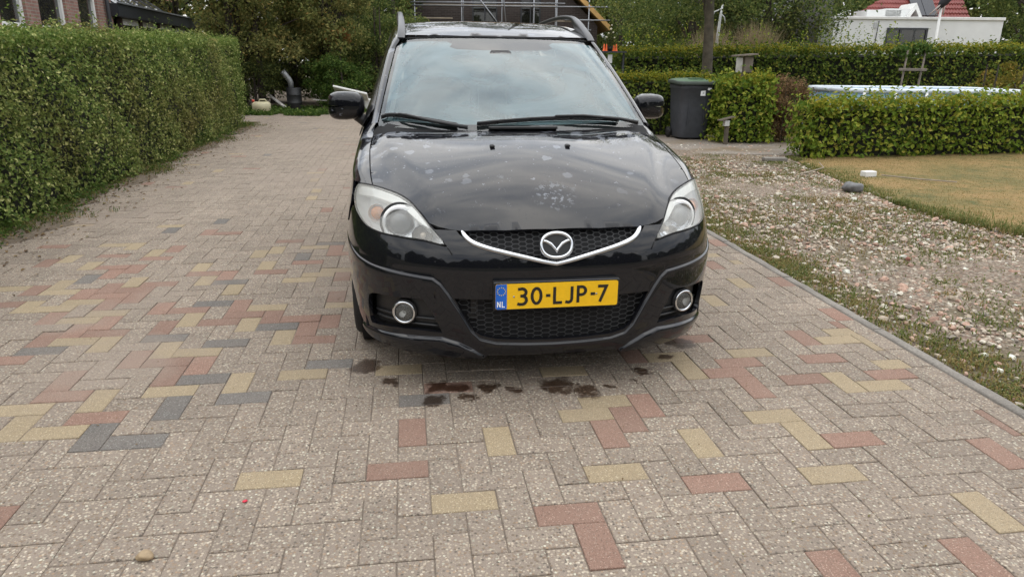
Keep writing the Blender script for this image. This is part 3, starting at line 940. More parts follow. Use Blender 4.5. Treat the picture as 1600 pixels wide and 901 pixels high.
def hexmesh(poly, f, cell, wid, rad, stretch=1.6):
    """honeycomb bars inside a 2D outline, laid on the surface f"""
    b = B(); poly = np.array(poly); lo, hi = poly.min(0), poly.max(0)
    segs = set()
    h = cell / stretch
    nx, ny = int((hi[0] - lo[0]) / (cell * .75)) + 3, int((hi[1] - lo[1]) / h) + 3
    for i in range(-1, nx):
        for j in range(-1, ny):
            cx = lo[0] + i * cell * .75; cz = lo[1] + (j + .5 * (i % 2)) * h
            hx = [(cx + cell * .5, cz), (cx + cell * .25, cz + h / 2), (cx - cell * .25, cz + h / 2), (cx - cell * .5, cz), (cx - cell * .25, cz - h / 2), (cx + cell * .25, cz - h / 2)]
            for k in range(6):
                a, c = hx[k], hx[(k + 1) % 6]
                key = tuple(sorted(((round(a[0], 4), round(a[1], 4)), (round(c[0], 4), round(c[1], 4)))))
                segs.add(key)
    for a, c in segs:
        m = np.array([[(a[0] + c[0]) / 2], [(a[1] + c[1]) / 2]])
        if not in_poly(m[0], m[1], poly)[0]: continue
        p0, p1 = f(np.array(a[0]), np.array(a[1])), f(np.array(c[0]), np.array(c[1]))
        b.tube([p0, p1], rad, 4, False)
    return b
# upper grille: opening between the bonnet edge and the chrome V
V_up = [(0, .580), (.133, .609), (.284, .643), (.352, .669), (.393, .699), (.402, .714)]
gr_ring = [(0, .73)] + [(-.405, .73)] + [(-p[0], p[1]) for p in V_up[::-1]] + V_up[1:] + [(.405, .73)]
grille = panel('grille', gr_ring, front_in(.05), DARK, car, .03, 0)
gh = hexmesh(gr_ring, front_in(.030), .040, 0, .0021, 2.05)
gh.build('grille_mesh', GRI, grille, True)
b = B()
half = smooth_ring([(0, .580), (.06, .5915), (.133, .609), (.21, .627), (.284, .645), (.342, .664), (.372, .683), (.391, .704)], 8, False)
d = np.array([(-p[0], p[1]) for p in half[::-1]] + [tuple(p) for p in half[1:]])
tg = np.gradient(d, axis=0); tg /= np.linalg.norm(tg, axis=1)[:, None]
no = np.stack([-tg[:, 1], tg[:, 0]], 1)
G = []
tt = np.linspace(-1, 1, len(d))
for p, n2, u in zip(d, no, tt):
    w = .0094 * min(1.0, .45 + (1 - abs(u)) * 7)
    row = []
    for s, o_ in ((-1, -.010), (-1, .004), (-.55, .0085), (.45, .0085), (1, .003), (1, -.03)):
        q = p + n2 * s * w
        row.append(fz(np.array(q[0]), np.array(q[1])) + nrm_of(fz, np.array(q[0]), np.array(q[1])) * o_)
    G.append(row)
b.grid(G); b.build('chrome_strip', CHR, grille, True)
# lower grille
lgr = panel('lower_grille', [(p[0] * 1.03, p[1] + (.012 if p[1] > .4 else -.012)) for p in intake_ring], front_in(.06), DARK, car, .03, 0)
hexmesh(intake_ring, front_in(.022), .0475, 0, .0016, 2.2).build('lower_grille_mesh', GRI, lgr, True)
b = B()
b.box((-.335, .10, .375), (.03, .05, .10), bev=.006); b.box((-.335, .09, .35), (.05, .03, .02), bev=.004); b.build('tow_cover', BLK, lgr)

# badge: oval chrome ring with a winged V
bc = fz(np.array(0.0), np.array(.655)) + np.array([0, -.012, 0])
tilt = R(-17)
def bpt(x, z, o=0.0):                     # badge plane to car frame
    return bc + np.array([x, z * math.sin(-tilt) - o * math.cos(tilt), z * math.cos(tilt) - o * math.sin(-tilt) * -1])
ov = []
for a in np.linspace(0, 2 * PI, 56, endpoint=False):
    c_, s_ = math.cos(a), math.sin(a)
    ov.append((.064 * math.copysign(abs(c_) ** .92, c_), .0505 * math.copysign(abs(s_) ** .92, s_)))
b = B()
b.add([bpt(x * 1.13, z * 1.13, -.004) for x, z in ov] + [bpt(x * 1.13, z * 1.13, .003) for x, z in ov], [tuple(range(56, 112))] + [(i, (i + 1) % 56, 56 + (i + 1) % 56, 56 + i) for i in range(56)])
badge = b.build('badge', BLK, car)
b = B()
b.tube([bpt(x, z, .006) for x, z in ov], .0075, 10, closed=True); b.build('badge_ring', CHR, badge, True)
b = B()
wing = [(-.058, .026), (-.040, .024), (-.020, .013), (-.006, -.004), (0, -.0165), (.006, -.004), (.020, .013), (.040, .024), (.058, .026)]
wlow = [(-.060, .015), (-.046, .010), (-.026, -.001), (-.010, -.018), (0, -.034), (.010, -.018), (.026, -.001), (.046, .010), (.060, .015)]
G = []
for (x0, z0), (x1, z1) in zip(wing, wlow):
    G.append([bpt(x0, z0, .003), bpt(x0, z0, .007), bpt((x0 + x1) / 2, (z0 + z1) / 2, .0115), bpt(x1, z1, .007), bpt(x1, z1, .003)])
b.grid(G); b.build('badge_wings', CHR, badge, True)

# number plate with stroked characters
pz, pyaw = .456, 0.0
pl = empty('plate_holder_tmp', (0, 0, 0)); bpy.data.objects.remove(pl)
PY0 = -.030
def plate_box(x0, x1, z0, z1, y0, y1, bev=.003):
    q = B(); q.box(((x0 + x1) / 2, (y0 + y1) / 2, (z0 + z1) / 2), (x1 - x0, y1 - y0, z1 - z0), bev=bev); return q
holder = plate_box(-.266, .266, pz - .061, pz + .061, -.022, .012).build('number_plate', BLK, car)
b = B()
def rrect(x0, x1, z0, z1, r, n=5):
    out = []
    for cx, cz, a0 in ((x1 - r, z1 - r, 0), (x0 + r, z1 - r, 90), (x0 + r, z0 + r, 180), (x1 - r, z0 + r, 270)):
        out += [(cx + r * math.cos(R(a0 + 90 * k / n)), cz + r * math.sin(R(a0 + 90 * k / n))) for k in range(n + 1)]
    return out
def slab(poly, y_front, th):
    n = len(poly); q = B()
    V = [(x, y_front, z) for x, z in poly] + [(x, y_front + th, z) for x, z in poly]
    q.add(V, [tuple(range(n))[::-1], tuple(range(n, 2 * n))] + [(i, (i + 1) % n, n + (i + 1) % n, n + i) for i in range(n)]); return q
slab(rrect(-.261, .261, pz - .056, pz + .056, .010), -.0255, .004).build('plate_border', INK, holder)
slab(rrect(-.259, .259, pz - .054, pz + .054, .009), -.0268, .003).build('plate_face', YEL, holder)
slab([(-.2585, pz - .047), (-.2585, pz + .047), (-.2525, pz + .0535), (-.212, pz + .0535), (-.212, pz - .0535), (-.2525, pz - .0535)][::-1], -.0278, .003).build('country_band', BLU, holder)
def stroke(poly, w, closed=False):
    """flat ribbon along a polyline with mitred corners"""
    P = [np.array(poly[0], float)]
    for q in poly[1:]:
        if np.hypot(q[0] - P[-1][0], q[1] - P[-1][1]) > 1e-6: P.append(np.array(q, float))
    n = len(P); L_, R_ = [], []
    for i in range(n):
        a = P[i - 1] if (i > 0 or closed) else None
        c = P[(i + 1) % n] if (i < n - 1 or closed) else None
        d1 = (P[i] - a) if a is not None else (c - P[i]); d2 = (c - P[i]) if c is not None else d1
        d1 = d1 / np.linalg.norm(d1); d2 = d2 / np.linalg.norm(d2)
        n1 = np.array([-d1[1], d1[0]]); n2 = np.array([-d2[1], d2[0]])
        k = (n1 + n2) / max(.4, 1 + n1.dot(n2))
        L_.append(P[i] + k * w / 2); R_.append(P[i] - k * w / 2)
    return L_, R_
def glyph(strokes, x, z, s, w, mat, y, parent, closed=()):
    q = B()
    for m, st in enumerate(strokes):
        L_, R_ = stroke([(x + p[0] * s, z + p[1] * s) for p in st], w, m in closed)
        n = len(L_); yy_ = y - m * .00025
        V = [(p[0], yy_, p[1]) for p in L_] + [(p[0], yy_, p[1]) for p in R_]
        F = [(i, (i + 1) % n, n + (i + 1) % n, n + i) for i in range(n if m in closed else n - 1)]
        V += [(p[0], yy_ + .0012, p[1]) for p in L_] + [(p[0], yy_ + .0012, p[1]) for p in R_]
        F += [(i, (i + 1) % n, 2 * n + (i + 1) % n, 2 * n + i) for i in range(n if m in closed else n - 1)]
        F += [(n + i, n + (i + 1) % n, 3 * n + (i + 1) % n, 3 * n + i) for i in range(n if m in closed else n - 1)]
        q.add(V, F)
    return q.build('character', mat, parent)
def arc(cx, cz, rx, rz, a0, a1, n=12): return [(cx + rx * math.cos(R(a)), cz + rz * math.sin(R(a))) for a in np.linspace(a0, a1, n)]
GL = {'3': ([[(.06, .93)] + [(.30, .96)] + arc(.30, .74, .23, .22, 90, -80, 9) + [(.24, .53)], [(.20, .525)] + [(.31, .525)] + arc(.31, .275, .25, .25, 85, -90, 9) + [(.18, .02), (.03, .07)]], ()),
      '0': ([arc(.31, .5, .26, .455, 90, 450, 28)[:-1]], (0,)),
      '-': ([[(.04, .50), (.30, .50)]], ()),
      'L': ([[(.07, 1.0), (.07, .04), (.52, .04)]], ()),
      'J': ([[(.40, 1.0), (.40, .26)] + arc(.21, .26, .19, .22, 0, -110, 8) + [(.02, .08)]], ()),
      'P': ([[(.07, 0.0), (.07, .955)] + [(.28, .955)] + arc(.28, .715, .235, .24, 90, -90, 10) + [(.10, .475)]], ()),
      '7': ([[(.02, .95), (.53, .95), (.16, 0.0)]], ()),
      'N': ([[(.07, 0), (.07, 1.0)], [(.53, 0), (.53, 1.0)], [(.07, .97), (.53, .03)]], ())}
cs, cw = .0715, .0122
for ch, cx in (('3', -.170), ('0', -.110), ('-', -.051), ('L', -.017), ('J', .033), ('P', .083), ('-', .139), ('7', .171)):
    st, cl = GL[ch]
    glyph(st, cx, pz - .0365, cs, cw, INK, -.0282, holder, cl)
for ch, cx in (('N', -.2525), ('L', -.2330)):
    st, cl = GL[ch]
    glyph(st, cx, pz - .044, .0245, .0038, WHT, -.0292, holder, cl)
b = B()
for k in range(12):
    a = 2 * PI * k / 12
    sx_, sz_ = -.235 + .0165 * math.cos(a), pz + .024 + .0165 * math.sin(a)
    pts5 = []
    for q in range(10):
        r_ = .0031 if q % 2 == 0 else .0014
        pts5.append((sx_ + r_ * math.sin(q * PI / 5), -.0290, sz_ + r_ * math.cos(q * PI / 5)))
    b.add(pts5, [tuple(range(10))])
b.build('star_ring', simple('star_yellow', (.85, .62, .05), .5), holder)
for sx_ in (-.183, .1665):
    b = B(); b.lathe([(.0042, 0), (.0042, .0012), (.002, .0022), (0, .0022)], (sx_, -.0268, pz - .001), 'Y', 10); b.build('screw', ALU, holder, True)

# fog lamps in their recesses
for sx in (1, -1):
    rg = fogr if sx > 0 else fogl
    big = [(p[0] * 1.0 + (.0), p[1]) for p in rg]
    rec = panel('fog_recess', big, front_in(.030), BLK, car, .03, 0)
    c = fz(np.array(sx * .669), np.array(.347))
    nn = nrm_of(fz, np.array(sx * .669), np.array(.347))
    ax = np.array([0.30 * sx, -.95, 0.0]); ax /= np.linalg.norm(ax)
    Mx = Vector(ax).to_track_quat('Z', 'Y').to_matrix().to_4x4()
    cc = c - nn * .004
    b = B(); b.lathe([(.056, -.03), (.057, -.004), (.050, .003), (.046, .0)], cc, sides=36, M=Mx, caps=False); fl = b.build('fog_lamp', BLK, car, True)
    b = B(); b.tube([np.array(Mx @ Vector((.0455 * math.cos(a), .0455 * math.sin(a), .006))) + cc for a in np.linspace(0, 2 * PI, 40, endpoint=False)], .0062, 8, closed=True); b.build('chrome_ring', CHR, fl, True)
    b = B(); b.lathe([(.042, .002), (.037, -.006), (.026, -.014), (.010, -.018), (0, -.018)], cc, sides=28, M=Mx, caps=False); b.build('reflector', SIL, fl, True)
    b = B(); b.lathe([(.010, -.018), (.010, -.006), (.006, -.001), (0, 0)], cc, sides=14, M=Mx); b.build('bulb', ALU, fl, True)
    b = B(); b.lathe([(.0425, .003), (.034, .008), (.019, .011), (0, .012)], cc, sides=28, M=Mx); b.build('lens', CGL, fl, True)
    for z0, z1 in ((.330, .316), (.300, .290)):
        b = B()
        pts_ = [front_in(.020)(np.array(sx * t), np.array(z0 + (z1 - z0) * (t - .5) / .36)) for t in np.linspace(.512, .875, 16)]
        b.tube(pts_, .0045, 6); b.build('louvre', GRI, rec, True)

# ---------------- headlights
def hl_ring(sx, g=0.0):
    r = [np.array(p) for p in (HL if sx > 0 else mirror(HL))]
    return poly_inset(r, g) if g else r
for sx in (1, -1):
    hm = panel('headlight', smooth_ring(hl_ring(sx, -.002), 3), front_in(.078), simple('lamp_floor', (.86, .87, .87), .3, .15, .05), car, .03, 0)
    # inner wall of the lamp
    rr = smooth_ring(hl_ring(sx, .001), 3)
    b = B(); G = [[f_(np.array(p[0]), np.array(p[1])) for p in list(rr) + [rr[0]]] for f_ in (front_in(.003), front_in(.082))]
    b.grid(G); b.build('lamp_wall', SIL, hm, True)
    def lp(t, z, o): return front_in(o)(np.array(sx * t), np.array(z))
    ax = np.array([.20 * sx, -1.0, .05]); ax /= np.linalg.norm(ax)
    Mx = Vector(ax).to_track_quat('Z', 'Y').to_matrix().to_4x4()
    c = lp(.700, .741, .052)
    b = B(); b.lathe([(.074, -.02), (.078, .016), (.071, .023), (.062, .020), (.053, .006), (.050, .012), (.0475, .02)], c, sides=40, M=Mx, caps=False); b.build('projector_ring', SIL, hm, True)
    b = B(); b.lathe([(.0475, .016), (.042, .026), (.028, .034), (.012, .0375), (0, .038)], c, sides=32, M=Mx); b.build('projector_lens', simple('projector_glass', (.13, .135, .14), .08, .2, .1), hm, True)
    b = B(); b.lathe([(.060, .020), (.063, .026), (.066, .020)], c, sides=40, M=Mx); b.build('trim_ring', CHR, hm, True)
    b = B(); b.lathe([(.079, .000), (.086, .012), (.090, .010)], c, sides=40, M=Mx, caps=False); b.build('ring_gap', GRI, hm, True)
    for k in range(7):
        b = B(); b.tube([lp(.790 + .006 * (k % 2), .716 + .0085 * k, .030), lp(.812 + .006 * (k % 2), .718 + .0085 * k, .034)], .0026, 5); b.build('reflector_rib', CHR, hm, True)
    # high beam bowl towards the grille
    c2 = lp(.578, .702, .050)
    b = B(); b.lathe([(.046, .026), (.043, .008), (.030, -.010), (.012, -.018), (0, -.018)], c2, sides=11, M=Mx, caps=False); b.build('reflector', CHR, hm, True)
    b = B(); b.lathe([(.013, -.016), (.013, .012), (.008, .018), (0, .019)], c2, sides=14, M=Mx); b.build('bulb', simple('bulb_glass', (.55, .47, .38), .2, .2), hm, True)
    # amber side bulb towards the wing
    c3 = lp(.865, .755, .046)
    b = B(); b.lathe([(.040, .018), (.036, .002), (.022, -.012), (0, -.014)], c3, sides=24, M=Mx, caps=False); b.build('reflector', SIL, hm, True)
    b = B(); b.lathe([(.0, .034), (.020, .030), (.029, .012), (.029, -.01)][::-1], c3, sides=18, M=Mx); b.build('amber_bulb', ORA, hm, True)
    for k in range(5):
        b = B(); b.tube([lp(t, .700 - .0055 * k + .018 * (t - .75), .040) for t in np.linspace(.80 - .02 * k, .93 - .012 * k, 8)], .0022, 5); b.build('reflector_rib', SIL, hm, True)
    # bezel: bright band inside the upper edge
    bz = smooth_ring([(.53, .713), (.60, .772), (.66, .803), (.735, .822), (.87, .834), (1.02, .829), (1.055, .80), (1.0, .796), (.87, .803), (.78, .797), (.70, .786), (.64, .766), (.585, .735)], 2)
    if sx < 0: bz = mirror(bz)
    panel('bezel', bz, front_in(.010), simple('bezel_white', (.80, .80, .77), .35, .1), hm, .03, .045)
    panel('lens', smooth_ring(hl_ring(sx, .0015), 3), front_in(-.002), LGL, hm, .025, .01)
    b = B(); r2 = smooth_ring(hl_ring(sx, -.0015), 3)
    b.tube([front_in(.004)(np.array(p[0]), np.array(p[1])) for p in r2], .0045, 6, closed=True); b.build('lamp_seal', DARK, hm, True)

# ---------------- bonnet
BP = [(0, .085, .712), (0, .13, .762), (0, .20, .805), (0, .30, .856), (0, .42, .912), (0, .55, .963), (0, .68, 1.000), (0, .82, 1.018), (0, .96, 1.030), (0, 1.1, 1.038),
      (.184, .093, .712), (.184, .30, .853), (.184, .648, 1.000), (.2, .95, 1.028),
      (.402, .125, .716), (.402, .20, .778), (.42, .42, .885), (.42, .70, .975), (.42, .95, 1.020),
      (.507, .163, .726), (.51, .30, .824), (.559, .242, .778), (.603, .312, .818), (.575, .5, .882), (.646, .7, .940), (.70, .93, 1.004),
      (.662, .373, .832), (.746, .464, .846), (.755, .55, .885), (.76, .635, .918), (.765, .867, .962), (.752, 1.10, 1.005), (.60, 1.0, 1.022), (.62, .85, .985)]
bp = np.array([(sx * x, y, z) for x, y, z in BP for sx in ((1, -1) if x > 0 else (1,))])
def poly_fit(P):
    # smooth symmetric panel: even powers across, low powers along
    def basis(x, y):
        x2 = (np.asarray(x, float) / .75) ** 2; y = np.asarray(y, float)
        e = np.exp(-y / .10)
        cols = [x2 ** i * y ** j for i in range(4) for j in range(4) if i * 1.2 + j <= 4.4] + [e, e * x2]
        return np.stack(np.broadcast_arrays(*cols), -1)
    A = basis(P[:, 0], P[:, 1]); n = A.shape[1]
    w = np.linalg.solve(A.T @ A + 2e-5 * np.eye(n), A.T @ P[:, 2])
    print('bonnet fit', np.abs(A @ w - P[:, 2]).max())
    return lambda x, y: basis(x, y) @ w
hood_z = poly_fit(bp)
RIDGE = np.array([(.475, .10), (.50, .26), (.535, .42), (.585, .58), (.645, .76), (.70, .95), (.72, 1.15)])
def hood_f(x, y):
    a = np.abs(x)
    rx = np.interp(y, RIDGE[:, 1], RIDGE[:, 0])
    fold = -.020 * sstep(a - rx + .02, .12) * np.clip((y - .08) / .30, 0, 1)
    return np.stack([x + 0 * y, y + 0 * x, hood_z(x, y) + fold], -1)
edge = [(0, .079), (.20, .088), (.38, .112), (.43, .126), (.512, .166), (.556, .246), (.600, .314), (.660, .374), (.743, .466), (.752, .55), (.757, .635), (.762, .867), (.748, 1.085), (.70, 1.045), (.5, .985), (.25, .945), (0, .935)]
edge = edge[:4] + [(.475, .144)] + edge[4:]
hring = edge + [(-x, y) for x, y in edge[::-1] if x > 1e-6]
bonnet = panel('bonnet', hring, hood_f, PAINT, car, .028, .016)
for sx in (1, -1):
    c = hood_f(np.array(sx * .184), np.array(.648))
    b = B(); b.box(c + np.array([0, 0, .004]), (.022, .028, .016), bev=.005); b.build('washer_nozzle', BLK, car)

# ---------------- wings, doors, rear: cut from the body-side surface
def yz(pts): return [(float(tY(y)), z) for y, z in pts]
def side_panel(name, pts, mat=PAINT, step=.05, holes=(), **k):
    out = []
    for sx in (1, -1):
        r = yz(pts)
        if sx < 0: r = mirror(r)
        hs = [(mirror(yz(h)) if sx < 0 else yz(h)) for h in holes]
        out.append(panel(name, r, fz, mat, car, step, .012, hs, **k))
    return out
def belt(y): return .985 + .03 * (np.asarray(y) - 1.3)
def archp(yc, r, a0, a1, n=14): return [(yc - r * math.cos(a), .315 + r * math.sin(a)) for a in np.linspace(a0, a1, n)]
wt_ = [(.598, .838), (.75, .864), (.9, .893), (1.05, .925), (1.2, .952), (1.352, .968)]
side_panel('front_wing', [(.57, .742), (.60, .71), (.645, .648)] + archp(.90, .36, 1.06, PI + .05, 16) + [(1.30, .21), (1.352, .21)] + wt_[::-1] + [(.578, .80)])
side_panel('front_door', [(1.36, .24), (2.32, .24), (2.32, float(belt(2.32))), (1.36, float(belt(1.36)) - .008)])
side_panel('sliding_door', [(2.328, .24), (3.18, .24), (3.28, .42), (3.28, float(belt(3.28))), (2.328, float(belt(2.328)))])
side_panel('sill', [(1.30, .175), (3.30, .175), (3.30, .232), (1.30, .232)], BLK, .08)
side_panel('rear_quarter', [(3.288, .42), (3.31, .36)] + archp(3.67, .365, .05, PI - .05, 16) + [(4.04, .25), (4.1, .25), (4.1, float(belt(4.1))), (3.288, float(belt(3.288)))])
tb = float(tY(4.108)); te = float(ARC[-1])
def rear_f(s, z): return fz(te - np.abs(s) + 1e-6, z) * np.stack([np.where(s < 0, -1, 1), np.ones_like(s), np.ones_like(s)], -1) if False else front(np.where(s >= 0, te - s, -(te + s)), z)
rw = te - tb
rear = panel('tailgate', [(-rw, .20), (-rw, 1.065), (rw, 1.065), (rw, .20)], lambda s, z: front(np.where(s >= 0, te - s, -(te + s)), z), PAINT, car, .06, .01, flip=True)
# wing tops: strip rolling from the bonnet's shut line out to the body side
top_in = [(.748, .474), (.757, .55), (.762, .635), (.7655, .75), (.767, .867), (.762, 1.0), (.752, 1.095), (.742, 1.18), (.72, 1.30), (.70, 1.40)]
def wing_in(y):
    k = np.array(top_in); x = np.interp(y, k[:, 1], k[:, 0]); 
    zz = np.where(y < 1.09, hood_f(x - .006, np.minimum(y, 1.09))[..., 2] - .001, hood_f(np.array(.746), np.array(1.09))[..., 2] + (y - 1.09) * .50)
    return np.stack([x, y, zz], -1)
for sx in (1, -1):
    G = []
    for y in np.concatenate([np.linspace(.472, 1.09, 16), np.linspace(1.13, 1.352, 6)]):
        a = wing_in(np.array(y)); zt = np.interp(y, [p[0] for p in wt_], [p[1] for p in wt_])
        yo = max(y, .598 - (.598 - y) * .4) if y < .598 else y
        yo = max(y + .05 * np.clip((.65 - y) / .18, 0, 1), y)
        c = front(np.array(float(tY(max(yo, .53)))), np.array(min(zt, .838) if y < .598 else zt)); c = np.array(c)
        m = (a + c) / 2 + np.array([.026, 0, .020]) * np.clip((y - .44) / .2, .25, 1)
        row = []
        for u in np.linspace(0, 1, 9):
            q = (1 - u) ** 2 * a + 2 * u * (1 - u) * m + u * u * c
            row.append((sx * q[0], q[1], q[2]))
        G.append(row)
    b = B(); b.grid(G, flip=sx > 0); b.build('wing_top', PAINT, car, True)

# ---------------- windscreen, roof, greenhouse
WB = np.array([(0, .945, 1.030), (.25, .965, 1.032), (.5, 1.015, 1.038), (.65, 1.065, 1.044), (.725, 1.10, 1.048)])
WT = np.array([(0, 1.690, 1.508), (.22, 1.70, 1.507), (.42, 1.735, 1.503), (.54, 1.775, 1.497), (.600, 1.815, 1.482)])
sB = np.linspace(0, 1, 5)
def ws_f(a, v, k=0.0):
    a = np.asarray(a, float); v = np.asarray(v, float); u = np.abs(a)
    lo = np.stack([np.interp(u, sB, WB[:, i]) for i in range(3)], -1); hi = np.stack([np.interp(u, sB, WT[:, i]) for i in range(3)], -1)
    lo = np.stack([crspline(sB, WB[:, i])(u) for i in range(3)], -1); hi = np.stack([crspline(sB, WT[:, i])(u) for i in range(3)], -1)
    P = lo + (hi - lo) * v[..., None]
    bul = .026 * 4 * v * (1 - v) * (1 - .5 * u ** 2) + k
    P = P + np.stack([0 * u, -.52 * bul, .85 * bul], -1)
    P[..., 0] *= np.where(a < 0, -1, 1)
    return P
wsr = rrect(-1, 1, .0, 1.0, .03, 4)
ws = panel('windscreen', wsr, ws_f, WGL, car, .05, .008)
clear = [(-.915, .10), (-.88, .065), (.88, .065), (.915, .10), (.925, .5), (.915, .90), (.86, .955), (.36, .955), (.30, .845), (-.30, .845), (-.36, .955), (-.86, .955), (-.915, .90), (-.925, .5)]
clear = smooth_ring(clear, 3)
panel('black_edge', wsr, lambda a, v: ws_f(a, v, -.009), simple('frit', (.018, .019, .021), .5), ws, .05, 0, [clear])
fm = NT('windscreen_sheen_and_dirt')  # sky reflection painted as pale blue streaks; slightly dirtier outside the wiped arc
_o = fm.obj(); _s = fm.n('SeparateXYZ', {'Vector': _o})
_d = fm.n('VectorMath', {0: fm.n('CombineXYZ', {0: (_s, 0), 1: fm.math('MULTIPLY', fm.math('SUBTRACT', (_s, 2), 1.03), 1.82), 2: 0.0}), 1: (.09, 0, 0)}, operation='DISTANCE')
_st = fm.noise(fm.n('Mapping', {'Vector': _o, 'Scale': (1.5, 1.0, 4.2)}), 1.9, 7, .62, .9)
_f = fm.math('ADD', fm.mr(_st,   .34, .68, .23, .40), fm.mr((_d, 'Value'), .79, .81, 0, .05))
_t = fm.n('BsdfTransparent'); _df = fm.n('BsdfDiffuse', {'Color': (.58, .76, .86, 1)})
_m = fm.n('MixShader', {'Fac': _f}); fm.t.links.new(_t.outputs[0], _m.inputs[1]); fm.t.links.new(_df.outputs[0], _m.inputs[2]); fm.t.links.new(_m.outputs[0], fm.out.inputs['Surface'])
panel('sheen_and_dirt_layer', clear, lambda a, v: ws_f(a, v, -.006), fm.m, ws, .05, 0)
b = B(); b.box(ws_f(np.array(-.02), np.array(.80)) + np.array([.0, .02, -.018]), (.125, .05, .055), M=None, bev=.012); b.build('sensor_housing', BLK, ws)
b = B(); b.tube([ws_f(np.array(a), np.array(1.003)) for a in np.linspace(-.97, .97, 24)], .006, 6); b.build('top_seal', DARK, ws, True)
# roof
RY = [1.655, 1.80, 2.0, 2.3, 2.7, 3.3, 3.9, 4.25]
RZ = [1.503, 1.548, 1.592, 1.630, 1.645, 1.635, 1.590, 1.535]
RW = [.612, .605, .600, .602, .605, .600, .585, .56]
fRZ, fRW = pchip(RY, RZ), pchip(RY, RW)
def roof_f(x, y):
    x = np.asarray(x, float); y = np.asarray(y, float)
    u = np.abs(x) / fRW(y)
    bow = np.clip((2.2 - y) / .5, 0, 1)
    return np.stack([x, y, fRZ(y) - (.030 + .0 * bow) * u ** 2.4 - .022 * np.clip(u - .9, 0, 1) * 10 * .5], -1)
fr = [(0, 1.697), (.22, 1.707), (.42, 1.742), (.54, 1.782), (.565, 1.80)]
rr_ = fr + [(.562, 2.0), (.565, 2.3), (.568, 2.7), (.563, 3.3), (.55, 3.9), (.525, 4.25)]
roof = panel('roof', [(-x, y) for x, y in rr_[::-1] if x > 0] + rr_, lambda x, y: roof_f(x, y), PAINT, car, .05, .012, flip=False)
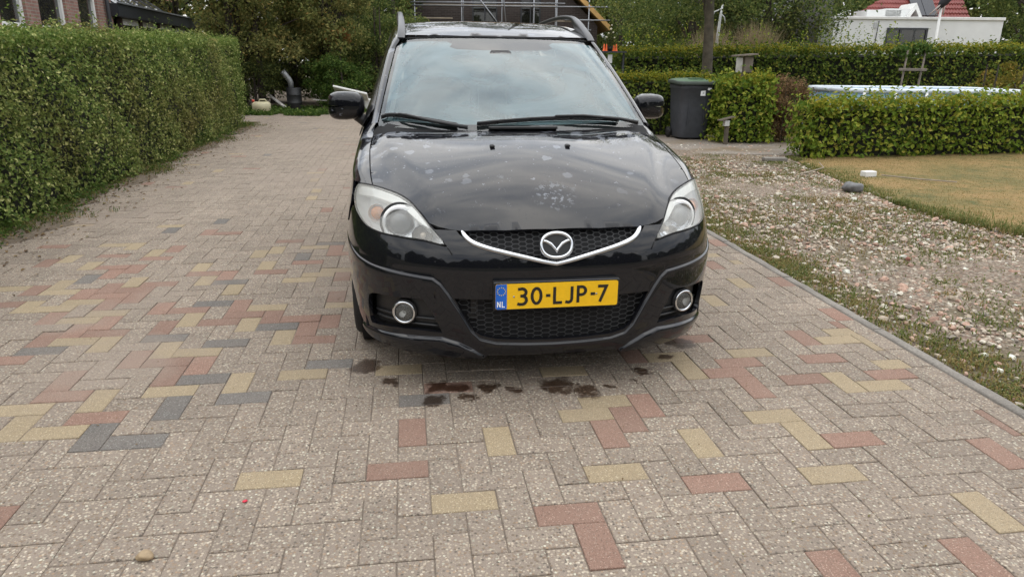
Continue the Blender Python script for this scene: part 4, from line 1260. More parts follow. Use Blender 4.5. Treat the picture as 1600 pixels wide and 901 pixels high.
# cant rail (outer roof edge) : pillar foot -> over the doors -> tail
CR = np.array([(.778, 1.12, 1.005), (.757, 1.22, 1.075), (.735, 1.36, 1.165), (.706, 1.53, 1.275), (.675, 1.72, 1.385), (.652, 1.88, 1.462), (.640, 2.05, 1.515), (.636, 2.3, 1.550), (.636, 2.7, 1.568), (.630, 3.3, 1.560), (.612, 3.9, 1.515), (.585, 4.25, 1.455)])
crf = [pchip(CR[:, 1], CR[:, i]) for i in (0, 2)]
def cant(y): return np.stack([crf[0](y), np.asarray(y, float), crf[1](y)], -1)
def ws_edge(y):                           # windscreen side edge at depth y
    v = (y - 1.10) / (1.815 - 1.10)
    return ws_f(np.array(1.0), np.array(np.clip(v, 0, 1)))
for sx in (1, -1):
    G = []
    for y in np.concatenate([np.linspace(1.10, 1.80, 14), np.linspace(1.86, 4.25, 16)]):
        a = ws_edge(y + .02) * np.array([1, 1, 1]) + np.array([.006, 0, 0]) if y < 1.79 else roof_f(np.array(fRW(y) - .033), np.array(y)) 
        yo = max(y, 1.12); c = cant(yo + (.0 if y > 1.8 else .04 * (1 - (y - 1.1) / .7)))
        m = (a + c) / 2 + np.array([.020, -.004, .016])
        row = []
        for u in np.linspace(0, 1, 7):
            q = (1 - u) ** 2 * a + 2 * u * (1 - u) * m + u * u * c
            row.append((sx * q[0], q[1], q[2]))
        G.append(row)
    b = B(); b.grid(G, flip=sx > 0); b.build('roof_pillar', PAINT, car, True)
    # pale inner pillar trim seen through the glass
    b = B(); b.grid([[(sx * (p[0] - .035 - .02 * k), p[1] + .05 + .04 * k, p[2] - .03 - .03 * k) for k in (0, 1)] for p in [ws_edge(y) for y in np.linspace(1.12, 1.80, 8)]]); b.build('pillar_trim', TRIM, car, True)
    # upper side: glass between the belt and the cant rail
    def up_f(y, s, sx=sx):
        y = np.asarray(y, float); s = np.asarray(s, float)
        lo = front(np.interp(y, PY(np.linspace(.3, te - .6, 800)), np.linspace(.3, te - .6, 800)), np.maximum(belt(y), 0) + 0 * y)
        hi = cant(y)
        P = lo + (hi - lo) * s[..., None]
        P = P + np.stack([.03 * 4 * s * (1 - s) * .6, 0 * s, 0 * s], -1)
        P[..., 0] *= sx
        return P
    side_ring = [(1.20, .02), (1.5, 0), (2.3, 0), (3.3, 0), (4.12, 0), (4.18, .5), (4.2, .99), (3.3, .99), (2.3, .99), (1.9, .99), (1.6, .99), (1.3, .99)]
    wins = [[(1.46, .06), (1.58, .06), (1.58, .80), (1.50, .55)], [(1.63, .06), (2.26, .06), (2.26, .92), (1.90, .92), (1.64, .86)], [(2.36, .06), (3.18, .06), (3.16, .92), (2.36, .92)], [(3.26, .06), (3.95, .10), (4.0, .90), (3.24, .92)]]
    sf = panel('window_frame', side_ring, up_f, simple('gloss_black_trim', (.012, .012, .013), .2, 0, .1), car, .06, 0, wins, flip=sx < 0)
    for wn_ in wins:
        panel('side_glass', [tuple(p) for p in poly_inset([np.array(q) for q in wn_], -.012)], (lambda y, s, g=up_f, sx=sx: g(y, s) - np.array([sx * .008, 0, 0])), SGL, sf, .08, 0, flip=sx < 0)
    # roof rail: two feet and a slim bar between them
    b = B()
    G = []
    ys_ = np.concatenate([np.linspace(1.76, 2.3, 14), np.linspace(2.45, 3.45, 8), np.linspace(3.55, 3.95, 10)])
    hf = pchip([1.76, 1.80, 1.95, 2.15, 2.4, 3.0, 3.5, 3.8, 3.92, 3.95], [.0, .016, .045, .072, .082, .084, .078, .05, .015, 0])
    for y in ys_:
        p = roof_f(np.array(fRW(y) - .026), np.array(y)); h = float(hf(y))
        foot = max(np.clip((2.22 - y) / .12, 0, 1), np.clip((y - 3.55) / .12, 0, 1))
        z1 = p[2] + h; z0 = (p[2] - .006) * foot + (z1 - .026) * (1 - foot)
        w = .017 + .006 * foot; cx_ = sx * p[0]
        zc_, hh_ = (z0 + z1) / 2, (z1 - z0) / 2 + .001
        G.append([(cx_ + w * math.copysign(abs(math.cos(a)) ** .7, math.cos(a)), y, zc_ + hh_ * math.copysign(abs(math.sin(a)) ** .7, math.sin(a))) for a in np.linspace(0, 2 * PI, 15)])
    b.grid(G, flip=True); b.build('roof_rail', simple('rail_grey', (.035, .037, .042), .28, .1, .1), car, True)
# rear screen
b = B()
G = []
for u in np.linspace(-1, 1, 13):
    p1 = np.array([u * .56, 4.25 + .03 * (1 - u * u), float(fRZ(4.25)) - .03 * u * u])
    t_ = te - abs(u) * (rw - .02); p0 = front(np.array(t_ if u >= 0 else -t_), np.array(1.065))
    G.append([p0 + (p1 - p0) * k for k in np.linspace(0, 1, 6)])
b.grid(G); b.build('rear_window', SGL, car, True)

# ---------------- cowl, wipers
b = B()
G = []
for x in np.linspace(-.765, .765, 35):
    y0 = np.interp(abs(x), [0, .25, .5, .70, .765], [.94, .95, .99, 1.045, 1.09])
    z0 = hood_z(np.array(x), np.array(y0 - .01)) - .020
    p1 = ws_f(np.array(np.clip(x / .725, -1, 1)), np.array(.035)); p1[0] = x; k_ = float(np.clip((abs(x) - .70) / .065, 0, 1)); p1[2] = p1[2] * (1 - k_) + (z0 + .018) * k_
    G.append([(x, y0 - .03, z0 - .02), (x, y0, z0), (x, (y0 + p1[1]) / 2, max(z0, p1[2] - .012)), (x, p1[1], p1[2] + .004)])
b.grid(G, flip=True); cowl = b.build('cowl', simple('cowl_black', (.010, .010, .011), .8, 0, .2), car, True)
b = B(); b.box((.02, .955, 1.048), (.36, .03, .016), bev=.004); b.build('cowl_panel', BLK, cowl)
def wiper(blade, arm):
    w = empty('wiper_tmp', (0, 0, 0)); bpy.data.objects.remove(w)
    def wp(a, v, h): return ws_f(np.array(a), np.array(v), h)
    b = B(); b.tube([wp(a, v, h) for a, v, h in arm], [.011, .009, .007, .006, .005][:len(arm)], 8)
    wo = b.build('wiper', BLK, car, True)
    bl = smooth_ring(blade, 5, False)
    b = B(); b.tube([wp(p[0], p[1], .022) for p in bl], .007, 6); b.build('wiper_spine', BLK, wo, True)
    b = B(); b.tube([wp(p[0], p[1], .008) for p in bl], .0055, 6); b.build('wiper_blade', RUB, wo, True)
    for k in (.15, .38, .62, .85):
        p = bl[int(k * (len(bl) - 1))]
        b = B(); b.tube([wp(p[0], p[1], .006), wp(p[0], p[1], .024)], .006, 6); b.build('wiper_bridge', BLK, wo, True)
wiper([(-.965, .060), (-.80, .085), (-.62, .080), (-.45, .055), (-.32, .025)], [(-.27, -.01, .028), (-.45, .025, .036), (-.62, .062, .038), (-.70, .078, .03)])
wiper([(-.22, .038), (-.02, .070), (.20, .085), (.42, .075), (.60, .050)], [(.80, -.005, .028), (.60, .030, .036), (.35, .070, .040), (.20, .085, .03)])

# ---------------- mirrors
for sx in (1, -1):
    b = B()
    n, m = 20, 28
    G = []
    for i in range(n + 1):
        th = PI * i / n
        row = []
        for j in range(m + 1):
            ph = 2 * PI * j / m
            def se(v, e): return math.copysign(abs(v) ** e, v)
            x = se(math.sin(th), .55) * se(math.cos(ph), .55); z = se(math.sin(th), .55) * se(math.sin(ph), .62); y = se(math.cos(th), .75)
            zz = .080 * z - (.012 * x if z < 0 else -.004 * x)
            yy_ = -.075 * y if y > 0 else -.045 * y
            row.append((sx * (.905 + .104 * x) - (.022 if sx > 0 else 0), 1.50 + yy_ + .03 * x, 1.128 + zz * (1 - .10 * (x > 0) * x) * (.93 if sx > 0 else 1)))
        G.append(row)
    b.grid(G, flip=sx < 0); mo = b.build('wing_mirror', PAINT, car, True)
    b = B(); b.add([(sx * (.905 + .088 * x), 1.549 + .03 * x, 1.128 + .062 * z) for x, z in [(math.copysign(abs(math.cos(a)) ** .6, math.cos(a)), math.copysign(abs(math.sin(a)) ** .6, math.sin(a))) for a in np.linspace(0, 2 * PI, 32, endpoint=False)]], [tuple(range(32))])
    b.build('mirror_glass', simple('mirror_silver', (.8, .82, .84), .03, 1.0, 0), mo)
    b = B(); b.tube([(sx * .79, 1.47, 1.035), (sx * .83, 1.485, 1.06), (sx * .87, 1.50, 1.085)], [.035, .03, .028], 10); b.build('mirror_foot', BLK, mo, True)
    # door handle
    for y in (2.15, 2.52):
        p = front(np.array(float(tY(y))), np.array(.83))
        b = B(); b.box((sx * (p[0] + .012), y, .83), (.022, .17, .03), bev=.009); b.build('door_handle', PAINT, car)

# ---------------- wheels
def wheel(sx, y):
    b = B()
    prof = [(.215, -.085), (.262, -.098), (.295, -.096), (.310, -.082), (.3165, -.055), (.318, 0), (.3165, .055), (.310, .082), (.295, .096), (.262, .098), (.215, .085)]
    b.lathe(prof, (sx * .775, y, .318), 'X', 48, caps=False)
    w = b.build('wheel', RUB, car, True)
    b = B()
    s = sx
    b.lathe([(.0, .05 * s), (.05, .06 * s), (.06, .045 * s), (.07, .03 * s)], (sx * .775, y, .318), 'X', 24)
    for k in range(10):
        a = 2 * PI * k / 10
        c, q = math.cos(a), math.sin(a); t_ = np.array([0, -q, c]) * .017
        p0 = np.array([sx * .775 + .052 * s, y + .045 * c, .318 + .045 * q]); p1 = np.array([sx * .775 + .072 * s, y + .205 * c, .318 + .205 * q])
        b.add([p0 - t_, p0 + t_, p1 + t_ * .8, p1 - t_ * .8, p0 - t_ - [.025 * s, 0, 0], p0 + t_ - [.025 * s, 0, 0], p1 + t_ * .8 - [.025 * s, 0, 0], p1 - t_ * .8 - [.025 * s, 0, 0]], [(0, 1, 2, 3), (4, 7, 6, 5), (0, 4, 5, 1), (1, 5, 6, 2), (2, 6, 7, 3), (3, 7, 4, 0)])
    b.lathe([(.195, -.08 * s), (.200, .05 * s), (.215, .085 * s), (.222, .088 * s)], (sx * .775, y, .318), 'X', 48, caps=False)
    b.build('rim', ALU, w, True)
    b = B(); b.lathe([(0, 0), (.20, .0)], (sx * .735, y, .318), 'X', 30, caps=False); b.build('brake_shield', DARK, w, True)
    b = B(); b.lathe([(.0, -.16 * s), (.345, -.16 * s), (.35, .06 * s)], (sx * .775, y, .318), 'X', 30, caps=False); b.build('wheel_housing', DARK, car, True)
for y in (.885, 3.67):
    for sx in (1, -1): wheel(sx, y)

# ---------------- cabin
b = B()
G = []
for x in np.linspace(-.70, .70, 15):
    G.append([(x, 1.02 + .08 * abs(x), 1.00), (x, 1.2, 1.035), (x, 1.42, 1.05 + (.035 if x > .08 and x < .62 else 0)), (x, 1.52, 1.02 + (.03 if x > .08 and x < .62 else 0)), (x, 1.56, .80)])
b.grid(G, flip=True); b.build('dashboard', DASH, car, True)
b = B(); cs_ = []
for a in np.linspace(0, 2 * PI, 36, endpoint=False): cs_.append((.36 + .185 * math.cos(a), 1.66 - .10 * math.sin(a), 1.015 + .155 * math.sin(a)))
b.tube(cs_, .014, 8, closed=True); b.box((.36, 1.65, 1.01), (.12, .05, .10), bev=.02); b.box((.36, 1.655, 1.02), (.34, .02, .035), bev=.008)
b.build('steering_wheel', BLK, car, True)
for x, y in ((-.37, 2.25), (.37, 2.25), (-.37, 3.05), (.37, 3.05), (-.35, 3.75), (.35, 3.75)):
    b = B(); b.box((x, y, .92), (.48, .16, .66), bev=.06); b.box((x, y - .25, .56), (.48, .50, .18), bev=.06)
    st = b.build('seat', SEAT, car, True)
    b = B(); b.box((x, y + .03, 1.33), (.26, .10, .17), bev=.045); b.build('headrest', SEAT, st, True)
b = B(); b.box((0, 1.82, 1.40), (.24, .03, .07), bev=.012); b.build('rear_view_mirror', BLK, car, True)
b = B(); b.grid([[(x, y, float(roof_f(np.array(x), np.array(y))[2]) - .05) for y in np.linspace(1.78, 4.2, 8)] for x in np.linspace(-.53, .53, 7)]); b.build('headliner', TRIM, car, True)
# ------------------------------------------------------------------ hedges, trees and other plants
def fbm(P, f=1.0):
    x, y, z = P[:, 0] * f, P[:, 1] * f, P[:, 2] * f
    return (np.sin(2.1 * x + 1.3 * np.sin(1.7 * y + z)) + np.sin(1.9 * y + 2.2 * z + 1.1 * np.sin(2.3 * x)) + np.sin(2.7 * z - 1.3 * x + .7 * y)
            + .5 * np.sin(5.3 * x + 3.1 * z) + .5 * np.sin(4.7 * y - 5.1 * z + x)) / 4.0
def leaves(name, P, N, size, mat, parent, aspect=.6, tilt=.7, fold=.18):
    """one leaf = two triangles folded along the midrib; N = preferred facing"""
    n = len(P)
    size = np.broadcast_to(size, (n,)) * rng.uniform(.65, 1.25, n)
    nr = N + rng.normal(0, tilt, (n, 3)); nr /= np.linalg.norm(nr, axis=1)[:, None] + 1e-9
    u = np.cross(nr, rng.normal(0, 1, (n, 3))); u /= np.linalg.norm(u, axis=1)[:, None] + 1e-9
    v = np.cross(nr, u)
    L = (size * .5)[:, None]
    V = np.stack([P - u * L, P + v * L * aspect + nr * L * fold * 2, P + u * L, P - v * L * aspect + nr * L * fold * 2], 1).reshape(-1, 3)
    k = np.arange(n)[:, None] * 4
    F = np.concatenate([k + [0, 2, 1], k + [0, 3, 2]])
    return mk(name, V, F, mat, parent, False)
def sprig_leaves(starts, h, per, spread):
    P = []
    for s in starts:
        hh = h * random.uniform(.4, 1.2); d = np.array([random.gauss(0, .25), random.gauss(0, .25), 1.0])
        for k in range(per):
            P.append(np.array(s) + d * hh * (k + 1) / per + np.array([random.gauss(0, spread), random.gauss(0, spread), 0]))
    return np.array(P)
bark = simple('bark', (.055, .045, .035), .95, 0, .35, 12, .8, 40)
twig = simple('twig_brown', (.06, .045, .03), .95, 0, .3, 20)
def hedge(label, p0, p1, thick, h0, h1, leaf, per_m2, mat, core_col, bulge=.06, end=True, sprigs=0, sprig_h=.25, group=None, base_bare=.0, name='hedge'):
    """clipped hedge: front foot runs p0 -> p1, thickness goes to the left of that direction"""
    p0, p1 = np.array(p0, float), np.array(p1, float)
    d = p1 - p0; Lh = np.linalg.norm(d); d = d / Lh; w = np.array([-d[1], d[0]])
    root = empty(name, (p0[0], p0[1], 0), 0, label, 'hedge', group)
    o2 = np.array([p0[0], p0[1], 0])
    hh = lambda s: h0 + (h1 - h0) * s / Lh
    Ps, Ns = [], []
    def emit(n, s, q, z, nrm):
        P = np.stack([p0[0] + d[0] * s + w[0] * q, p0[1] + d[1] * s + w[1] * q, z], 1)
        N = np.broadcast_to(np.array(nrm, float), (n, 3)).copy()
        b_ = fbm(P, 1.6) * bulge + fbm(P + 5, 5.0) * bulge * .5
        P = P + N * b_[:, None] - N * (rng.normal(.5, .9, n) * leaf * 1.3)[:, None] - N * (np.clip(fbm(P + 9, 3.1) - .42, 0, 1) * leaf * 5.0)[:, None]
        Ps.append(P); Ns.append(N + [0, 0, .35])
    nf = int(Lh * (h0 + h1) / 2 * per_m2)
    s = rng.uniform(0, Lh, nf); z = hh(s) * (base_bare + (1 - base_bare) * rng.uniform(0.0, 1.0, nf) ** .92)
    emit(nf, s, np.zeros(nf), z, (-w[0], -w[1], 0))
    nt = int(Lh * thick * per_m2 * .9); s = rng.uniform(0, Lh, nt); emit(nt, s, rng.uniform(0, thick, nt), hh(s), (0, 0, 1))
    ne = int(thick * h1 * per_m2)
    if end:
        emit(ne, np.full(ne, Lh), rng.uniform(0, thick, ne), h1 * rng.uniform(.02, 1, ne), (d[0], d[1], 0))
        emit(ne, np.zeros(ne), rng.uniform(0, thick, ne), h0 * rng.uniform(.02, 1, ne), (-d[0], -d[1], 0))
    nb = nf // 3; s = rng.uniform(0, Lh, nb); emit(nb, s, np.full(nb, thick), hh(s) * rng.uniform(.02, 1, nb), (w[0], w[1], 0))
    if sprigs:
        st = [(p0[0] + d[0] * a + w[0] * q, p0[1] + d[1] * a + w[1] * q, hh(a)) for a, q in zip(rng.uniform(0, Lh, sprigs), rng.uniform(0, thick * .6, sprigs))]
        SP = sprig_leaves(st, sprig_h, 9, .018)
        Ps.append(SP); Ns.append(rng.normal(0, 1, SP.shape))
    P = np.concatenate(Ps) - o2; N = np.concatenate(Ns)
    leaves('foliage', P, N, leaf, mat, root, .62, .75)
    # dark twiggy core
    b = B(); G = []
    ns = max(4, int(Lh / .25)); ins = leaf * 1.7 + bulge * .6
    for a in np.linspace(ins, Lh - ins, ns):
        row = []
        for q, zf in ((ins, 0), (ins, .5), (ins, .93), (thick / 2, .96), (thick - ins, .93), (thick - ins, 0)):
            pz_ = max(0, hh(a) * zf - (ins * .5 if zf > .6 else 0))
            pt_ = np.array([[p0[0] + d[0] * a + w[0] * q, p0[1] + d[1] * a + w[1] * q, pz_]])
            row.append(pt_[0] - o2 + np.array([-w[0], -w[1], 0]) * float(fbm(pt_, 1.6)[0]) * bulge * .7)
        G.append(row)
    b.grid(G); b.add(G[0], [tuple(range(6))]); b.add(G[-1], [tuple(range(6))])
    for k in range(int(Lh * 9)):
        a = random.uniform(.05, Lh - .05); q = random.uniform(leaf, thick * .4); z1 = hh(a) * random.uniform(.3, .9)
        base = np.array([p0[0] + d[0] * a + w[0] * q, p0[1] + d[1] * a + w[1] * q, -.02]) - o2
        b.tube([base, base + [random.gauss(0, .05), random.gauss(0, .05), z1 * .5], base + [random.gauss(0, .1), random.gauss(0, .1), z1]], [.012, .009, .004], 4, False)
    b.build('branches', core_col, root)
    return root
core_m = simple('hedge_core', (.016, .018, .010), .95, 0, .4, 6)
privet = leafmat('privet_leaf', [(0, (0.068, 0.112, 0.030)), (.35, (0.137, 0.201, 0.047)), (.7, (0.223, 0.286, 0.076)), (.92, (0.360, 0.396, 0.128)), (1, (0.582, 0.583, 0.255))], .40, .28,
                 [(0, (0.096, 0.094, 0.030)), (.5, (0.192, 0.178, 0.057)), (.85, (0.305, 0.264, 0.096)), (1, (0.433, 0.363, 0.163))], .55)
privet_new = leafmat('privet_new_leaf', [(0, (0.091, 0.156, 0.029)), (.5, (0.150, 0.221, 0.046)), (1, (0.260, 0.286, 0.091))], .4, .35)
beech = leafmat('beech_leaf', [(0, (0.070, 0.124, 0.017)), (.4, (0.143, 0.217, 0.026)), (.75, (0.251, 0.308, 0.041)), (.95, (0.420, 0.420, 0.072)), (1, (0.325, 0.280, 0.072))], .42, .35)
beech_dk = leafmat('beech_dark_leaf', [(0, (0.051, 0.085, 0.017)), (.5, (0.101, 0.153, 0.026)), (.85, (0.191, 0.233, 0.040)), (1, (0.339, 0.336, 0.062))], .42, .3)
beech_new = leafmat('beech_new_leaf', [(0, (.17, .20, .02)), (.5, (.28, .28, .03)), (1, (.40, .33, .05))], .45, .4)

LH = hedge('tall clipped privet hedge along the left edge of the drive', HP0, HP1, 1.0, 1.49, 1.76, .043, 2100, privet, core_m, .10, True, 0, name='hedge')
d_ = (HP1 - HP0) / np.linalg.norm(HP1 - HP0)
def top_growth(root, p0, d, L, thick, h0, h1, n, mat, size, lift=.0, sprigs=0, sprig_h=.3, spread=.03):
    w = np.array([-d[1], d[0]])
    s = rng.uniform(0, L, n); q = np.abs(rng.normal(0, thick * .33, n)) - .05; zz = h0 + (h1 - h0) * s / L
    P = np.stack([p0[0] + d[0] * s + w[0] * q, p0[1] + d[1] * s + w[1] * q, zz + rng.normal(-.03, .05, n) + lift], 1)
    Pb = [P]
    if sprigs:
        st = [(p0[0] + d[0] * a + w[0] * qq, p0[1] + d[1] * a + w[1] * qq, h0 + (h1 - h0) * a / L) for a, qq in zip(rng.uniform(0, L, sprigs), rng.uniform(0, thick * .5, sprigs))]
        Pb.append(sprig_leaves(st, sprig_h, 10, spread))
    P = np.concatenate(Pb)
    o = leaves('new_growth', P - np.array([p0[0], p0[1], 0]), np.tile([0, 0, .8], (len(P), 1)), size, mat, root, .6, .9); o['kind'] = 'stuff'
top_growth(LH, HP0, d_, 14.2, 1.0, 1.49, 1.76, 17000, privet_new, .034, -.02, 60, .26)

FH = hedge('low clipped beech hedge at the edge of the dry lawn in front of the pool', (4.55, 11.2), (13.0, 13.3), .62, .85, .94, .082, 760, beech, core_m, .06)
d2 = np.array([8.67, 2.15]); d2 /= np.linalg.norm(d2)
top_growth(FH, np.array([4.55, 11.2]), d2, 8.7, .62, .85, .94, 3000, beech_new, .055, 0, 30, .12)
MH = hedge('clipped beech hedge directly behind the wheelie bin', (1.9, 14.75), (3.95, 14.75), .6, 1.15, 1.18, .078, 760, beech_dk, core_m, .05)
top_growth(MH, np.array([1.9, 14.75]), np.array([1., 0]), 2.0, .6, 1.15, 1.18, 1200, beech_new, .055)
EH = hedge('square end block of leafy beech hedge between wheelie bin and brown dried plants', (3.74, 13.35), (4.68, 13.30), 1.3, 1.11, 1.16, .085, 800, beech, core_m, .07, base_bare=.03)
top_growth(EH, np.array([3.72, 13.35]), np.array([1., 0]), .95, .9, 1.12, 1.16, 260, beech_new, .06, 0, 10, .15)
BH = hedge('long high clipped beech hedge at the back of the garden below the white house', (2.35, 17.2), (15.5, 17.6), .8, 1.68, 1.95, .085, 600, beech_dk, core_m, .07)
d3 = np.array([13.15, .4]); d3 /= np.linalg.norm(d3)
top_growth(BH, np.array([2.35, 17.2]), d3, 13.1, .8, 1.69, 1.96, 6500, beech_new, .055, 0, 0)
top_growth(BH, np.array([7.2, 17.25]), d3, 6.6, .6, 1.82, 1.92, 150, beech, .06, 0, 70, .42, .03)

def tree(label, loc, h, trunk_r, crown_c, crown_r, nclump, nleaf, leaf, mat, clump_r=.5, lean=(0, 0), name='tree', limbs=14, low=0.0, tilt=1.0, group=None, cat='tree', multi=1, wood=None):
    x, y = loc
    root = empty(name, (x, y, 0), 0, label, cat, group)
    wood = wood or bark
    b = B(); cc = np.array(crown_c, float); cr = np.array(crown_r, float)
    tops = []
    for m in range(multi):
        ox, oy = (random.gauss(0, .3), random.gauss(0, .3)) if multi > 1 else (0, 0)
        path = []
        for k in range(7):
            u = k / 6
            path.append((ox + lean[0] * u + .04 * h * .1 * math.sin(3 * u + m), oy + lean[1] * u + .04 * h * .1 * math.cos(2.3 * u + m), h * u - .05))
        rad = [trunk_r * (1.25 if k == 0 else 1 - .8 * k / 6) for k in range(7)]
        b.tube(path, rad, 9, False); tops.append(path)
    cl = []
    while len(cl) < nclump:
        v = rng.normal(0, 1, 3); v /= np.linalg.norm(v)
        r = rng.uniform(.25, 1) ** .5
        p = cc + v * cr * r * rng.uniform(.8, 1.08)
        if p[2] < low: continue
        cl.append(p)
    cl = np.array(cl)
    for p in cl[:limbs]:
        path = tops[random.randrange(multi)]
        k = min(5, max(1, int(6 * min(.95, max(.15, (p[2] - .25 * cr[2]) / h)))))
        a = np.array(path[k]); mid = (a + p) / 2 + np.array([0, 0, .12 * np.linalg.norm(p - a)])
        r0 = trunk_r * (1 - .8 * k / 6) * .5
        b.tube([a, mid, p], [r0, r0 * .6, r0 * .2], 6, False)
    b.build('trunk', wood, root, True)
    per = nleaf // nclump
    P = []
    for p in cl:
        rr = clump_r * rng.uniform(.6, 1.3)
        q = rng.normal(0, 1, (per, 3)); q /= np.linalg.norm(q, axis=1)[:, None]
        P.append(p + q * (rng.uniform(.15, 1, per) ** .6)[:, None] * rr * np.array([1, 1, .72]))
    P = np.concatenate(P); P = P[P[:, 2] > .02]
    leaves('crown', P, np.tile([0, -.2, .5], (len(P), 1)), leaf, mat, root, .55, tilt)
    return root
olive = leafmat('olive_leaf', [(0, (0.090, 0.114, 0.039)), (.4, (0.173, 0.203, 0.063)), (.75, (0.277, 0.292, 0.093)), (.96, (0.390, 0.360, 0.128)), (1, (0.500, 0.270, 0.090))], .45, .4,
                [(0, (0.112, 0.128, 0.045)), (.5, (0.225, 0.225, 0.078)), (.85, (0.345, 0.300, 0.112)), (1, (.36, .27, .09))], .7)
darkg = leafmat('dark_green_leaf', [(0, (0.038, 0.054, 0.019)), (.5, (0.069, 0.093, 0.028)), (.85, (0.123, 0.140, 0.040)), (1, (0.190, 0.194, 0.054))], .45, .3)
midg = leafmat('mid_green_leaf', [(0, (0.059, 0.090, 0.026)), (.5, (0.110, 0.153, 0.043)), (.85, (0.188, 0.225, 0.061)), (1, (0.290, 0.290, 0.087))], .45, .35)
brightg = leafmat('bright_green_leaf', [(0, (0.036, 0.072, 0.014)), (.5, (0.066, 0.120, 0.024)), (.85, (0.114, 0.174, 0.036)), (1, (0.180, 0.216, 0.054))], .42, .35)
orang = leafmat('orange_leaf', [(0, (.24, .085, .03)), (.5, (.28, .15, .05)), (1, (.18, .16, .05))], .45, .35)
# left background
tree('olive and yellow birch with thin pale stems beside the end of the left hedge', (-7.3, 21.4), 7.5, .10, (0, 0, 4.0), (2.0, 1.6, 3.6), 170, 36000, .10, olive, .50, low=.5, multi=3, limbs=26)
tree('yellow tinged tree hanging over the drive behind the black drum', (-5.6, 22.6), 6.6, .10, (0, 0, 3.6), (1.35, 1.4, 2.9), 120, 24000, .10, olive, .45, low=.9, multi=2, limbs=22)
tree('olive green tree rising behind the dark canopy of the brick house', (-11.6, 26.0), 7.5, .14, (0, 0, 4.0), (2.4, 1.6, 3.4), 110, 17000, .11, olive, .55, low=1.2)
tree('dense dark shrubbery closing the view behind the drum and jerrycan', (-7.6, 24.4), 3.2, .07, (0, 0, 1.5), (3.2, 1.0, 1.5), 110, 24000, .095, darkg, .48, low=.05, name='bush', cat='bush', multi=4)
tree('green shrubbery closing the view between the drum and the car', (-4.4, 24.0), 3.0, .07, (0, 0, 1.4), (1.9, .9, 1.45), 80, 16000, .095, midg, .45, low=.05, name='bush', cat='bush', multi=4)
tree('dark evergreen thicket left of the half built house', (-6.6, 29.0), 9, .2, (0, 0, 4.4), (2.6, 2.0, 4.6), 150, 26000, .12, darkg, .65, low=.2)
tree('dark tree close in front of the left roof slope of the half built house', (-4.2, 26.2), 5.2, .13, (0, 0, 1.9), (1.35, 1.2, 1.75), 70, 11000, .085, midg, .42, low=.1)
tree('bright green bush under the trees right of the black drum', (-5.1, 21.4), 1.5, .05, (0, 0, .8), (1.0, .8, .75), 46, 7500, .075, brightg, .30, low=.05, name='bush', cat='bush', multi=3)
tree('low dark bush in the shade behind the white jerrycan', (-7.3, 20.7), 1.3, .05, (0, 0, .7), (.9, .5, .7), 30, 4500, .06, darkg, .28, low=.05, name='bush', cat='bush', multi=3)
tree('small shrub with red and orange autumn leaves in front of dark trees', (-5.15, 22.0), 2.4, .03, (.0, 0, 1.95), (.32, .3, .30), 9, 420, .075, orang, .18, low=1.2, name='bush', cat='bush')
# right background
tree('wide dark green tree right of the half built house', (6.4, 27.5), 6.5, .2, (0, 0, 3.1), (3.0, 2.0, 2.5), 120, 18000, .11, midg, .62, low=.2)
tree('dark round tree standing behind the bare grey street tree trunk', (8.0, 24.2), 7.0, .2, (0, 0, 3.6), (1.95, 1.4, 2.9), 130, 22000, .115, darkg, .7, low=.3)
tree('tall green tree behind the white house near the right edge', (18.9, 27.5), 8, .22, (0, 0, 4.2), (2.4, 1.9, 3.8), 110, 15000, .12, midg, .7, low=.3)
tree('bluish dark tree at the far right edge beyond the white house', (23.5, 29.0), 9, .22, (0, 0, 4.4), (2.6, 2.2, 4.2), 90, 12000, .12, darkg, .7, low=.3)
tree('loose green tree just right of the yellow roof edge', (4.6, 33.0), 5.6, .14, (0, 0, 3.0), (1.9, 1.5, 2.2), 60, 8000, .115, midg, .5, low=.2)
tree('dark tree mass filling the gap left of the white house', (12.6, 34.0), 9, .2, (0, 0, 4.6), (3.6, 2, 4.2), 110, 17000, .13, midg, .7, low=.3)
ST = tree('street tree with a straight grey trunk rising out of the beech hedge', (4.12, 15.75), 6.2, .135, (.1, 0, 5.0), (2.2, 1.9, 2.0), 130, 16000, .085, midg, .42, lean=(-.35, 0), low=2.5, limbs=24, wood=simple('grey_bark', (.085, .072, .052), .95, 0, .35, 9, .9, 34))
P = []
for k in range(60):
    c = np.array([random.uniform(-2.3, 2.9), random.uniform(-.8, .8), random.uniform(2.38, 2.9)])
    P.append(c + rng.normal(0, .14, (55, 3)))
P = np.concatenate(P)
leaves('hanging_leaves', P, np.tile([0, 0, .5], (len(P), 1)), .075, midg, ST, .55, 1.0)
# yellow-green conifer and brown plants
yel_m = leafmat('yellow_conifer', [(0, (.10, .10, .018)), (.5, (.17, .155, .025)), (.85, (.25, .20, .035)), (1, (.30, .19, .05))], .5, .3)
tree('yellow green spreading conifer at the right edge beside the pool', (10.35, 15.6), 1.5, .05, (0.15, 0, .85), (1.0, .7, .65), 44, 6500, .07, yel_m, .26, low=.1, name='bush', cat='bush', multi=4)
dry_m = leafmat('dried_leaf', [(0, (0.122, 0.078, 0.044)), (.5, (0.215, 0.135, 0.070)), (.85, (0.329, 0.203, 0.103)), (1, (0.143, 0.162, 0.055))], .6, .25)
DB = tree('patch of brown dried flower stems between two beech hedges', (5.15, 13.9), 1.2, .012, (0, 0, .60), (.62, .5, .62), 80, 9500, .05, dry_m, .19, low=.03, name='dried_plants', cat='plant', multi=12, limbs=30, wood=twig)
buff = leafmat('buff_grass', [(0, (.20, .155, .085)), (.5, (.30, .235, .14)), (1, (.40, .33, .21))], .6, .3)
